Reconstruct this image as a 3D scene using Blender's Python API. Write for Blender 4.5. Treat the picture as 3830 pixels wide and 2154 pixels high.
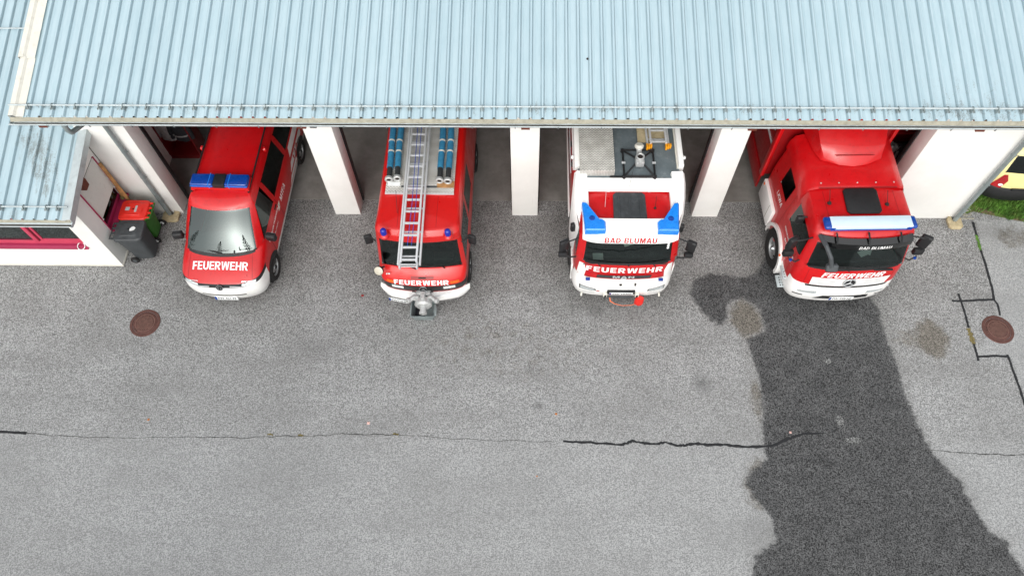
import bpy, bmesh, math, random
import numpy as np
from mathutils import Vector, Matrix
from mathutils.bvhtree import BVHTree
R = math.radians
random.seed(7)
for o in list(bpy.data.objects): bpy.data.objects.remove(o, do_unlink=True)
S = bpy.context.scene
COL = S.collection

# ------------------------------------------------------------------ camera
FPX, PPX, PPY = 2750.0, 1915.0, 1077.0           # photograph 3830 x 2154
_n = np.array([45., 1524., FPX]); _n /= np.linalg.norm(_n)
_d = np.array([1., .009, 0.]); _d[2] = -(_d[0]*_n[0]+_d[1]*_n[1])/_n[2]; _d /= np.linalg.norm(_d)
_Z = -_n; _X = _d; _Y = np.cross(_Z, _X)
CM = np.stack([_X, _Y, _Z])                      # world = CM @ (right, down, forward)
CP = np.array([0.0862, -10.2855, 14.9])
def ray(u, v): return CM @ np.array([u-PPX, v-PPY, FPX])
def atz(u, v, z=0.):
    r = ray(u, v); return Vector(CP + r*((z-CP[2])/r[2]))
def aty(u, v, y=0.):
    r = ray(u, v); return Vector(CP + r*((y-CP[1])/r[1]))
def atx(u, v, x=0.):
    r = ray(u, v); return Vector(CP + r*((x-CP[0])/r[0]))
cam = bpy.data.cameras.new('camera'); camo = bpy.data.objects.new('camera', cam); COL.objects.link(camo)
cam.sensor_width = 36; cam.lens = 36*FPX/3830; cam.clip_end = 2000; cam.clip_start = .1
_r = CM @ np.array([1, 0, 0]); _u = CM @ np.array([0, -1, 0]); _b = CM @ np.array([0, 0, -1])
camo.matrix_world = Matrix(((_r[0], _u[0], _b[0], CP[0]), (_r[1], _u[1], _b[1], CP[1]), (_r[2], _u[2], _b[2], CP[2]), (0, 0, 0, 1)))
S.camera = camo

# ------------------------------------------------------------------ sky, sun, exposure (overcast)
SUN_EL, SUN_AZ = 42, 190       # azimuth clockwise from +Y: the glow sits behind the camera, a little to the left
W = bpy.data.worlds.new('World'); S.world = W; W.use_nodes = True
nt = W.node_tree; nt.nodes.clear()
sky = nt.nodes.new('ShaderNodeTexSky'); sky.sky_type = 'NISHITA'; sky.sun_disc = False
sky.sun_elevation = R(SUN_EL); sky.sun_rotation = R(SUN_AZ); sky.dust_density = 5; sky.air_density = 1.6; sky.ozone_density = 1
hs = nt.nodes.new('ShaderNodeHueSaturation'); hs.inputs['Saturation'].default_value = .22   # cloud cover: one even grey veil
bg = nt.nodes.new('ShaderNodeBackground'); bg.inputs['Strength'].default_value = .15
wo = nt.nodes.new('ShaderNodeOutputWorld')
nt.links.new(sky.outputs[0], hs.inputs['Color']); nt.links.new(hs.outputs[0], bg.inputs[0]); nt.links.new(bg.outputs[0], wo.inputs[0])
sl = bpy.data.lights.new('sun', 'SUN'); sl.energy = 1.1; sl.angle = R(120); sl.color = (1, .985, .965)
so = bpy.data.objects.new('sun', sl); COL.objects.link(so)
_sd = Vector((math.sin(R(SUN_AZ))*math.cos(R(SUN_EL)), math.cos(R(SUN_AZ))*math.cos(R(SUN_EL)), math.sin(R(SUN_EL))))
so.rotation_euler = (-_sd).to_track_quat('-Z', 'Y').to_euler(); so.location = (0, 0, 40)
S.view_settings.view_transform = 'Standard'; S.view_settings.look = 'None'; S.view_settings.gamma = 1
S.view_settings.use_curve_mapping = False; S.view_settings.exposure = .2
S.render.engine = 'CYCLES'; S.cycles.max_bounces = 8; S.cycles.transparent_max_bounces = 12

# ------------------------------------------------------------------ materials
MATS = {}
def lin(c):
    if isinstance(c, str):
        c = c.lstrip('#'); c = [int(c[i:i+2], 16)/255 for i in (0, 2, 4)]
        c = [x/12.92 if x <= .04045 else ((x+.055)/1.055)**2.4 for x in c]
    return (*c[:3], 1)
class NG:
    """small node-graph helper"""
    def __init__(s, m): s.t = m.node_tree; s.n = s.t.nodes
    def add(s, k, **kw):
        n = s.n.new(k)
        for a, b in kw.items(): setattr(n, a, b)
        return n
    def put(s, node, sock, v):
        i = node.inputs[sock]
        if hasattr(v, 'is_output') or isinstance(v, bpy.types.NodeSocket): s.t.links.new(v, i)
        else: i.default_value = v
    def noise(s, vec, scale, detail=4, rough=.6, out=0):
        n = s.add('ShaderNodeTexNoise'); s.put(n, 'Scale', scale); s.put(n, 'Detail', detail); s.put(n, 'Roughness', rough)
        if vec is not None: s.put(n, 'Vector', vec)
        return n.outputs[out]
    def vor(s, vec, scale, feature='F1', out='Distance'):
        n = s.add('ShaderNodeTexVoronoi', feature=feature); s.put(n, 'Scale', scale); s.put(n, 'Vector', vec); return n.outputs[out]
    def math(s, op, a, b=0., clamp=False):
        n = s.add('ShaderNodeMath', operation=op); n.use_clamp = clamp; s.put(n, 0, a); s.put(n, 1, b); return n.outputs[0]
    def ramp(s, v, lo, hi, a=0., b=1.):
        n = s.add('ShaderNodeMapRange', interpolation_type='SMOOTHSTEP'); s.put(n, 0, v); s.put(n, 1, lo); s.put(n, 2, hi); s.put(n, 3, a); s.put(n, 4, b); return n.outputs[0]
    def mix(s, f, a, b, mode='MIX'):
        n = s.add('ShaderNodeMix', data_type='RGBA', blend_type=mode); s.put(n, 0, f); s.put(n, 6, a); s.put(n, 7, b); return n.outputs[2]
    def obj(s): return s.add('ShaderNodeTexCoord').outputs['Object']
    def geo(s): return s.add('ShaderNodeNewGeometry').outputs['Position']
    def scale(s, v, k):
        n = s.add('ShaderNodeMapping'); s.put(n, 'Vector', v); n.inputs['Scale'].default_value = k; return n.outputs[0]
    def attr(s, name): return s.add('ShaderNodeAttribute', attribute_name=name).outputs['Fac']
    def bump(s, h, strength=.3, dist=.01):
        n = s.add('ShaderNodeBump'); s.put(n, 'Height', h); n.inputs['Strength'].default_value = strength; n.inputs['Distance'].default_value = dist; return n.outputs[0]
def newmat(name):
    m = bpy.data.materials.new(name); m.use_nodes = True; MATS[name] = m
    g = NG(m); b = g.n['Principled BSDF']; return m, g, b
def mat(name, col, rough=.5, metal=0., coat=0., var=.12, vscale=3., grime=None, spec=.5, bump=0., bscale=200., emit=None):
    """painted / plastic / metal surface with fine tonal variation and optional grime"""
    m, g, b = newmat(name); c = lin(col); p = g.geo()
    f = g.noise(p, vscale, 5, .65)
    dark = tuple(x*(1-var) for x in c[:3])+(1,); light = tuple(min(1, x*(1+var)) for x in c[:3])+(1,)
    colr = g.mix(g.ramp(f, .3, .7), dark, light)
    if grime:
        gc, amt, sc = grime
        k = g.math('MULTIPLY', g.ramp(g.noise(p, sc, 8, .75), .48, .75), amt)
        colr = g.mix(k, colr, lin(gc))
    g.put(b, 'Base Color', colr)
    g.put(b, 'Roughness', g.ramp(g.noise(p, vscale*3, 4), .2, .8, max(.02, rough-.08), min(1, rough+.1)))
    g.put(b, 'Metallic', metal); g.put(b, 'Specular IOR Level', spec)
    if coat: g.put(b, 'Coat Weight', coat); g.put(b, 'Coat Roughness', .04)
    if bump: g.put(b, 'Normal', g.bump(g.noise(p, bscale, 3), bump, .004))
    return m
def glass(name, tint, refl, rough=0.02):
    """thin tinted pane: transparent sheet with a coated reflection"""
    m, g, b = newmat(name); g.n.remove(b)
    tr = g.add('ShaderNodeBsdfTransparent'); tr.inputs[0].default_value = lin(tint)
    gl = g.add('ShaderNodeBsdfGlossy'); gl.inputs['Roughness'].default_value = rough; gl.inputs['Color'].default_value = (.82, .93, .92, 1)
    fr = g.add('ShaderNodeFresnel'); fr.inputs[0].default_value = 1.5
    f = g.math('ADD', fr.outputs[0], refl, True)
    mx = g.add('ShaderNodeMixShader'); g.put(mx, 0, f); g.put(mx, 1, tr.outputs[0]); g.put(mx, 2, gl.outputs[0])
    g.put(g.n['Material Output'], 'Surface', mx.outputs[0]); return m

mat('red', '#c40a11', .34, coat=.45, var=.06, vscale=1.2, grime=('#6d0d0c', .35, 9))
mat('red_dark', '#8e0a0f', .4, coat=.3, var=.06); mat('locker_red', '#6d0a10', .5, var=.1)
mat('orange_red', '#cc120f', .34, coat=.42, var=.05, vscale=1.2, grime=('#7a1010', .22, 9))
mat('white', '#f2f2f0', .35, coat=.4, var=.02, vscale=1.5, grime=('#b9b6ae', .22, 8))
mat('cream_white', '#dbd9cf', .45, var=.05, grime=('#a39d8c', .35, 8))
mat('decal_white', '#f4f4f4', .45, var=.02)
mat('decal_red', '#b3101d', .75, var=.03, spec=.2)
mat('decal_grey', '#b4b6b8', .4, var=.04)
mat('decal_black', '#151515', .5)
mat('black_plastic', '#1b1c1e', .55, var=.2, grime=('#3a3a3a', .3, 14))
mat('grey_plastic', '#44484b', .6, var=.15)
mat('dark_grey', '#33373a', .65, var=.18, vscale=4, grime=('#5a5e60', .4, 8))
mat('interior', '#3a4043', .8, var=.25)
mat('seat_cloth', '#4a5154', .9, var=.2)
mat('rubber', '#191919', .85, var=.2, grime=('#4a463f', .35, 10))
mat('chrome', '#c9cccf', .18, metal=1., var=.05)
mat('alu', '#d2d5d7', .4, metal=.35, var=.06, vscale=6, grime=('#9a9c9c', .4, 20))
mat('cast_alu', '#c3c5c4', .5, metal=.5, var=.15, vscale=14, grime=('#6f7070', .5, 22), bump=.4, bscale=60)
mat('steel_rim', '#a9acad', .4, metal=.6, var=.1, grime=('#4a4744', .4, 16))
mat('galv', '#8f9a9b', .5, metal=.35, var=.12, vscale=5, grime=('#5f6663', .5, 7))
mat('galv_light', '#c2ccce', .45, metal=.3, var=.08, vscale=5, grime=('#7f8684', .4, 6))
mat('blue_lens', '#0a3f96', .12, coat=.6, var=.2, vscale=20)
mat('blue_lens_light', '#1684ea', .3, coat=.4, var=.12, vscale=9)
mat('beacon_blue', '#0f1f9c', .12, coat=.6, var=.15, vscale=20)
mat('amber', '#d9601a', .3, coat=.5); mat('foot_orange', '#eda21c', .5); mat('gloss_black', '#0c0d0e', .12, coat=.8)
mat('sand_strip', '#9c998a', .8, var=.15, vscale=12, grime=('#6e6b5e', .6, 9)); mat('silt', '#4a3f33', .95, var=.3, vscale=20)
mat('tail_red', '#a30c14', .15, coat=.8)
mat('lamp_clear', '#cfd6d8', .08, metal=.35, coat=.8, var=.25, vscale=40)
mat('hose_blue', '#2d7ca2', .85, var=.2, vscale=12, grime=('#1a4964', .5, 30), bump=.5, bscale=130)
mat('hose_black', '#26282a', .8, var=.2)
mat('rope_blue', '#2a4fae', .8)
mat('magenta', '#9c1f4b', .5, var=.06)
mat('magenta_light', '#c8435f', .45, var=.06)
mat('shutter', '#d9d9d4', .6, var=.04, grime=('#b1aea4', .4, 6))
mat('bin_green', '#2f6d1f', .5, var=.12, grime=('#4a5a3a', .35, 9))
mat('bin_red', '#dc2a20', .42, var=.06, grime=('#a8322a', .3, 10))
mat('bin_grey', '#3c4043', .55, var=.12, grime=('#6a6c6b', .35, 9))
mat('wood', '#a77b4c', .8, var=.3, vscale=10, grime=('#5f4630', .5, 14))
mat('rafter_wood', '#6b3424', .7, var=.25, vscale=9)
mat('concrete_light', '#b7a988', .9, var=.15, vscale=9, grime=('#6b5d43', .6, 8), bump=.4, bscale=90)
mat('kerb', '#9a988c', .9, var=.15, grime=('#5d5c4c', .6, 8))
mat('yellow', '#ebdd9a', .35, coat=.5, var=.04)
mat('iron', '#5d3d37', .75, metal=.2, var=.18, vscale=14, grime=('#7a6a60', .45, 24))
mat('iron_dark', '#2c2320', .85)
mat('tar', '#1b1d20', .75, var=.25, vscale=40, grime=('#4a4b4b', .55, 60))
mat('crack', '#3a3a38', .95, var=.3, vscale=30); mat('paper', '#e9ecec', .7); mat('bar_top', '#cfe3ee', .35, coat=.3, var=.03); mat('deck_grey', '#626d72', .75, var=.12, vscale=4, grime=('#a4abad', .35, 5)); mat('iron_worn', '#75584f', .6, metal=.25, var=.2, vscale=14); mat('lens_cream', '#c9c3b2', .25, coat=.5)
mat('orange_cord', '#e0764f', .7)
mat('bark', '#4a3a2c', .95, var=.3)
mat('leaf_dark', '#33452c', .8, var=.35, vscale=2)
mat('leaf_orange', '#c27a3c', .8); mat('leaf_pink', '#d9b3ab', .8)
mat('grass', '#54802c', .75, var=.45, vscale=3.5, grime=('#8a8a4a', .5, 4))
mat('moss', '#6f6540', .95, var=.4, vscale=30)
mat('interior_wall', '#8e8b85', .9, var=.1)
mat('cloth_dark', '#23262b', .95, var=.3, vscale=9); mat('cloth_grey', '#8e8f8f', .9, var=.2, vscale=12)
glass('glass_van', '#93aaa6', .07); glass('glass_dark', '#a9b8b4', .03); glass('glass_side', '#4a5452', .02); glass('glass_house', '#9aa5a2', .10)

def asphalt():
    m, g, b = newmat('asphalt'); p = g.geo()
    wet = g.attr('wet'); stain = g.attr('stain'); dark = g.attr('dark'); pale = g.attr('pale'); tone = g.attr('tone'); lane = g.attr('lane')
    n1 = g.noise(p, 38, 2, .55); n2 = g.noise(p, 85, 2, .6); n3 = g.noise(p, 9, 5, .7); n4 = g.noise(p, .5, 5, .6); n5 = g.noise(p, 2.4, 6, .65)
    trk = g.noise(g.scale(p, (.35, 1.6, 1)), 1., 5, .6)
    cell = g.add('ShaderNodeSeparateColor'); g.put(cell, 0, g.vor(p, 54, out='Color')); c1 = cell.outputs[0]          # single chippings
    cell2 = g.add('ShaderNodeSeparateColor'); g.put(cell2, 0, g.vor(p, 32, out='Color')); c2 = cell2.outputs[1]
    grain = g.math('ADD', g.math('MULTIPLY', g.ramp(n1, .32, .68), .38), g.math('ADD', g.math('MULTIPLY', c1, .40), g.math('MULTIPLY', c2, .22)))
    grain = g.ramp(grain, .16, .86)
    base = g.mix(grain, lin((.095, .096, .096)), lin((.50, .507, .507)))
    base = g.mix(g.math('MULTIPLY', g.ramp(n4, .32, .66), .26), base, lin((.115, .112, .106)))
    base = g.mix(g.math('MULTIPLY', g.ramp(trk, .42, .68), .26), base, lin((.13, .128, .122)))
    base = g.mix(g.math('MULTIPLY', g.ramp(n5, .45, .75), .20), base, lin((.36, .37, .372)))
    base = g.mix(g.math('MULTIPLY', g.ramp(g.noise(p, 5.5, 7, .75), .60, .74), .35), base, lin((.09, .088, .083)))
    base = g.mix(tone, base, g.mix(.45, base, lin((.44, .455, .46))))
    base = g.mix(g.math('MULTIPLY', g.math('MULTIPLY', lane, g.ramp(g.noise(p, 1.7, 6, .65), .25, .62, .45, 1.)), .62), base, g.mix(grain, lin((.05, .047, .043)), lin((.20, .194, .184))))      # traffic grime plus painted-in shade around the vehicles and along the bays
    # dirt, oil and damp with edges of their own
    base = g.mix(g.math('MULTIPLY', g.ramp(g.math('ADD', g.math('MULTIPLY', stain, g.ramp(stain, 0, .12)), g.math('MULTIPLY', g.math('SUBTRACT', g.noise(p, 4.5, 6, .7), .5), g.math('MULTIPLY', g.ramp(stain, 0, .12), 1.5))), .15, .75), .72), base, g.mix(grain, lin((.05, .042, .03)), lin((.19, .165, .125))))
    dk = g.math('MULTIPLY', dark, g.ramp(g.math('ADD', n3, g.math('MULTIPLY', c1, .5)), .5, .95))
    base = g.mix(g.math('MULTIPLY', dk, .85), base, lin((.035, .034, .033)))
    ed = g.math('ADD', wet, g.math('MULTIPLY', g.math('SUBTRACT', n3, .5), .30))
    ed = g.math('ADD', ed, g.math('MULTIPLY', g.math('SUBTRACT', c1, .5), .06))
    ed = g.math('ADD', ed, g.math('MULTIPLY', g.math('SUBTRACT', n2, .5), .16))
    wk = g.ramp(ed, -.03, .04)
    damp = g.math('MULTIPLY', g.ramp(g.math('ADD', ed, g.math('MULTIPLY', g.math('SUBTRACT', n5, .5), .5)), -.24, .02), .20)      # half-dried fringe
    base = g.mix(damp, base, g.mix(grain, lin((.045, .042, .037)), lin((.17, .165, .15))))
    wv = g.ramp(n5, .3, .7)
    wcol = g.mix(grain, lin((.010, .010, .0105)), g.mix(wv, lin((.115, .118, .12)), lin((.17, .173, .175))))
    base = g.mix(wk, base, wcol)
    base = g.mix(g.ramp(g.math('MULTIPLY', pale, g.math('ADD', n3, g.math('MULTIPLY', c1, .6))), .35, .75, 0, .8), base, g.mix(grain, lin((.12, .12, .12)), lin((.38, .39, .38))))
    g.put(b, 'Base Color', base)
    g.put(b, 'Roughness', g.ramp(wk, 0, 1, .95, .55)); g.put(b, 'Specular IOR Level', .3)
    g.put(b, 'Normal', g.bump(g.math('ADD', c1, n1), .6, .008))
asphalt()
def roofmat():
    m, g, b = newmat('roof_metal'); p = g.geo()
    long_ = g.scale(p, (14, 1.2, 1.2))
    st = g.noise(long_, 1.0, 6, .7); fine = g.noise(g.scale(p, (60, 6, 6)), 1., 4, .7); big = g.noise(p, .7, 4, .6)
    c = g.mix(g.ramp(st, .3, .7), lin('#b0c8d1'), lin('#bcd1d9'))
    c = g.mix(g.math('MULTIPLY', g.ramp(fine, .55, .8), .22), c, lin('#8299a2'))
    c = g.mix(g.math('MULTIPLY', g.ramp(big, .4, .7), .12), c, lin('#a2bbc5'))
    spots = g.ramp(g.noise(p, 26, 6, .8), .66, .74)
    c = g.mix(g.math('MULTIPLY', spots, g.ramp(g.noise(p, 1.3, 3), .42, .65)), c, lin('#6d7472'))
    oi = g.add('ShaderNodeObjectInfo').outputs['Random']; c = g.mix(g.math('MULTIPLY', oi, .16), c, lin('#8fa9b3'))          # sheets weather unevenly
    dirt = g.attr('dirt')
    seam = g.math('MULTIPLY', g.attr('seam'), g.ramp(g.noise(g.scale(p, (3, 1.1, 1.1)), 1., 5, .65), .15, .65, .45, 1.))
    c = g.mix(g.math('MULTIPLY', seam, .60), c, lin('#6f8189'))
    fl = g.math('ADD', g.math('MULTIPLY', g.noise(g.scale(p, (95, 45, 45)), 1., 6, .8), .75), g.math('MULTIPLY', g.noise(g.scale(p, (11, 3.5, 3.5)), 1., 4, .6), .45))
    dk = g.ramp(g.math('ADD', fl, g.math('MULTIPLY', dirt, .15)), .70, .80)
    c = g.mix(g.math('MULTIPLY', dk, g.math('MINIMUM', g.math('MULTIPLY', dirt, 1.6), .7)), c, lin('#6b6a63'))
    g.put(b, 'Base Color', c); g.put(b, 'Roughness', .42); g.put(b, 'Metallic', .15)
    g.put(b, 'Normal', g.bump(fine, .08, .003))
roofmat()
def plaster():
    m, g, b = newmat('plaster'); p = g.geo()
    c = g.mix(g.ramp(g.noise(p, .8, 5, .6), .3, .7), lin('#e6e6e2'), lin('#f1f1ee'))
    run = g.ramp(g.noise(g.scale(p, (9, 9, .5)), 1., 6, .7), .58, .8)
    c = g.mix(g.math('MULTIPLY', run, .16), c, lin('#a9a69c'))
    g.put(b, 'Base Color', c); g.put(b, 'Roughness', .92); g.put(b, 'Normal', g.bump(g.noise(p, 160, 3), .35, .004))
plaster()
def floormat():
    m, g, b = newmat('floor_concrete'); p = g.geo()
    c = g.mix(g.ramp(g.noise(p, 1.5, 6, .65), .3, .7), lin((.16, .152, .14)), lin((.25, .24, .225)))
    c = g.mix(g.math('MULTIPLY', g.ramp(g.noise(p, 7, 5, .8), .62, .72), .6), c, lin((.06, .055, .05)))
    g.put(b, 'Base Color', c); g.put(b, 'Roughness', .7)
floormat()
def treadmat():
    m, g, b = newmat('tread_plate'); p = g.obj()
    def br(rot):
        mp = g.add('ShaderNodeMapping'); g.put(mp, 'Vector', p); mp.inputs['Rotation'].default_value = (0, 0, rot)
        t = g.add('ShaderNodeTexBrick'); g.put(t, 'Vector', mp.outputs[0]); t.inputs['Scale'].default_value = 5.5; t.inputs['Mortar Size'].default_value = .045
        t.inputs['Color1'].default_value = (1, 1, 1, 1); t.inputs['Color2'].default_value = (.8, .8, .8, 1); t.inputs['Mortar'].default_value = (0, 0, 0, 1); return t.outputs[0]
    h = g.mix(.5, br(R(45)), br(R(-45)))
    n = g.noise(p, 5, 5)
    c = g.mix(g.ramp(n, .3, .7), lin('#c6c4bd'), lin('#e6e5df'))
    g.put(b, 'Base Color', g.mix(.5, c, h, 'MULTIPLY')); g.put(b, 'Metallic', .15); g.put(b, 'Roughness', .45)
    g.put(b, 'Normal', g.bump(h, .8, .01))
treadmat()
def soilmat():
    m, g, b = newmat('soil'); p = g.geo()
    c = g.mix(g.ramp(g.noise(p, 14, 6, .7), .35, .65), lin('#4d4330'), lin('#7d7052')); c = g.mix(g.ramp(g.noise(p, 2.5, 4), .45, .6), c, lin('#51682c'))
    g.put(b, 'Base Color', c); g.put(b, 'Roughness', .95); g.put(b, 'Normal', g.bump(g.noise(p, 40, 5), .8, .02))
soilmat()

# ------------------------------------------------------------------ mesh helpers
def empty(name, label, cat, loc=(0, 0, 0), rz=0, group=None):
    o = bpy.data.objects.new(name, None); COL.objects.link(o); o.location = loc; o.rotation_euler = (0, 0, rz)
    o.empty_display_size = .2; o['label'] = label; o['category'] = cat
    if group: o['group'] = group
    return o
def tag(o, label, cat, group=None):
    o['label'] = label; o['category'] = cat
    if group: o['group'] = group
    return o
class MB:
    def __init__(s): s.bm = bmesh.new()
    def _xf(s, vs, M):
        if M is not None:
            for v in vs: v.co = M @ v.co
        return s
    def box(s, a, b, bev=0., M=None, seg=2):
        t = bmesh.new(); bmesh.ops.create_cube(t, size=1)
        a = Vector(a); b = Vector(b); c = (a+b)/2; d = b-a
        for v in t.verts: v.co = Vector((v.co.x*d.x, v.co.y*d.y, v.co.z*d.z))+c
        if bev:
            bev = min(bev, .48*min(abs(x) for x in d))
            bmesh.ops.bevel(t, geom=t.edges[:], offset=bev, segments=seg, profile=.5, affect='EDGES')
        return s.join(t, M)
    def join(s, t, M=None):
        if M is not None: bmesh.ops.transform(t, matrix=M, verts=t.verts)
        me = bpy.data.meshes.new('t'); t.to_mesh(me); t.free(); s.bm.from_mesh(me); bpy.data.meshes.remove(me); return s
    def tube(s, pts, r, n=10, caps=True, M=None):
        pts = [Vector(p) for p in pts]; rs = r if isinstance(r, (list, tuple)) else [r]*len(pts)
        t = bmesh.new(); rings = []; prev = None
        for i, p in enumerate(pts):
            d = (pts[min(i+1, len(pts)-1)]-pts[max(i-1, 0)]).normalized()
            if prev is None:
                a = d.orthogonal().normalized()
            else:
                a = (prev-d*prev.dot(d)); a = a.normalized() if a.length > 1e-6 else d.orthogonal().normalized()
            prev = a; b = d.cross(a)
            rings.append([t.verts.new(p+(a*math.cos(2*math.pi*k/n)+b*math.sin(2*math.pi*k/n))*rs[i]) for k in range(n)])
        for A, B in zip(rings, rings[1:]):
            for k in range(n): t.faces.new((A[k], A[(k+1) % n], B[(k+1) % n], B[k]))
        if caps: t.faces.new(rings[0][::-1]); t.faces.new(rings[-1])
        return s.join(t, M)
    def lathe(s, prof, n=24, M=None, cap=True):
        """profile (r, h) turned round local z"""
        t = bmesh.new(); rings = []
        for r, h in prof:
            rings.append([t.verts.new((r*math.cos(2*math.pi*k/n), r*math.sin(2*math.pi*k/n), h)) for k in range(n)])
        for A, B in zip(rings, rings[1:]):
            for k in range(n): t.faces.new((A[k], A[(k+1) % n], B[(k+1) % n], B[k]))
        if cap:
            if prof[0][0] > 1e-4: t.faces.new(rings[0][::-1])
            if prof[-1][0] > 1e-4: t.faces.new(rings[-1])
        return s.join(t, M)
    def prism(s, poly, a, b, axis='x', bev=0., M=None):
        """polygon of 2-D points extruded along an axis from a to b"""
        def P(q, h):
            return {'x': (h, q[0], q[1]), 'y': (q[0], h, q[1]), 'z': (q[0], q[1], h)}[axis]
        t = bmesh.new(); A = [t.verts.new(P(q, a)) for q in poly]; B = [t.verts.new(P(q, b)) for q in poly]
        n = len(poly); t.faces.new(A); t.faces.new(B[::-1])
        for k in range(n): t.faces.new((A[k], B[k], B[(k+1) % n], A[(k+1) % n]))
        bmesh.ops.recalc_face_normals(t, faces=t.faces[:])
        if bev: bmesh.ops.bevel(t, geom=t.edges[:], offset=bev, segments=2, profile=.5, affect='EDGES')
        return s.join(t, M)
    def quads(s, V, F, M=None):
        t = bmesh.new(); vs = [t.verts.new(v) for v in V]
        for f in F: t.faces.new([vs[i] for i in f])
        return s.join(t, M)
    def mesh(s, smooth=38):
        bm = s.bm; bmesh.ops.remove_doubles(bm, verts=bm.verts[:], dist=1e-5)
        bmesh.ops.recalc_face_normals(bm, faces=bm.faces[:])
        for f in bm.faces: f.smooth = True
        lim = R(smooth)
        for e in bm.edges:
            if len(e.link_faces) == 2 and e.calc_face_angle(0) > lim: e.smooth = False
        me = bpy.data.meshes.new('m'); bm.to_mesh(me); bm.free(); return me
    def build(s, name, m, parent=None, smooth=38):
        return link(name, s.mesh(smooth), m, parent)
def link(name, me, m, parent=None):
    o = bpy.data.objects.new(name, me); me.name = name
    if m is not None:
        me.materials.clear(); me.materials.append(MATS[m] if isinstance(m, str) else m)
    COL.objects.link(o)
    if parent is not None: o.parent = parent
    return o
def box(name, a, b, m, parent=None, bev=.004): return MB().box(a, b, bev).build(name, m, parent)
def inst(o, parent=None, loc=None, name=None):
    c = o.copy(); COL.objects.link(c)
    if parent is not None: c.parent = parent
    if loc is not None: c.location = loc
    if name: c.name = name
    return c
def Mrot(loc, rx=0, ry=0, rz=0):
    return Matrix.Translation(loc) @ Matrix.Rotation(rz, 4, 'Z') @ Matrix.Rotation(ry, 4, 'Y') @ Matrix.Rotation(rx, 4, 'X')
def bvh_of(objs):
    V = []; F = []
    for o in objs:
        b = len(V); V += [o.matrix_basis @ v.co for v in o.data.vertices]; F += [[b+i for i in p.vertices] for p in o.data.polygons]
    return BVHTree.FromPolygons(V, F)
def text_mesh(txt, w, h, bold=.02, shear=0., space=1.0):
    """flat lettering of overall size w x h centred on the origin in the xy plane"""
    cu = bpy.data.curves.new('txt', 'FONT'); cu.body = txt; cu.offset = bold; cu.shear = shear; cu.resolution_u = 3; cu.space_character = space
    o = bpy.data.objects.new('txt', cu); COL.objects.link(o)
    dg = bpy.context.evaluated_depsgraph_get(); me = bpy.data.meshes.new_from_object(o.evaluated_get(dg))
    bpy.data.objects.remove(o); bpy.data.curves.remove(cu)
    co = np.array([v.co[:] for v in me.vertices]); lo = co.min(0); hi = co.max(0)
    for v in me.vertices:
        v.co.x = ((v.co.x-lo[0])/(hi[0]-lo[0])-.5)*w; v.co.y = ((v.co.y-lo[1])/(hi[1]-lo[1])-.5)*h; v.co.z = 0
    return me
GLYPH_W = dict(F=.56, E=.60, U=.70, R=.70, W=1.0, H=.70, B=.68, A=.76, D=.70, L=.54, M=.86, T=.62, K=.70, N=.72)
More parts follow.
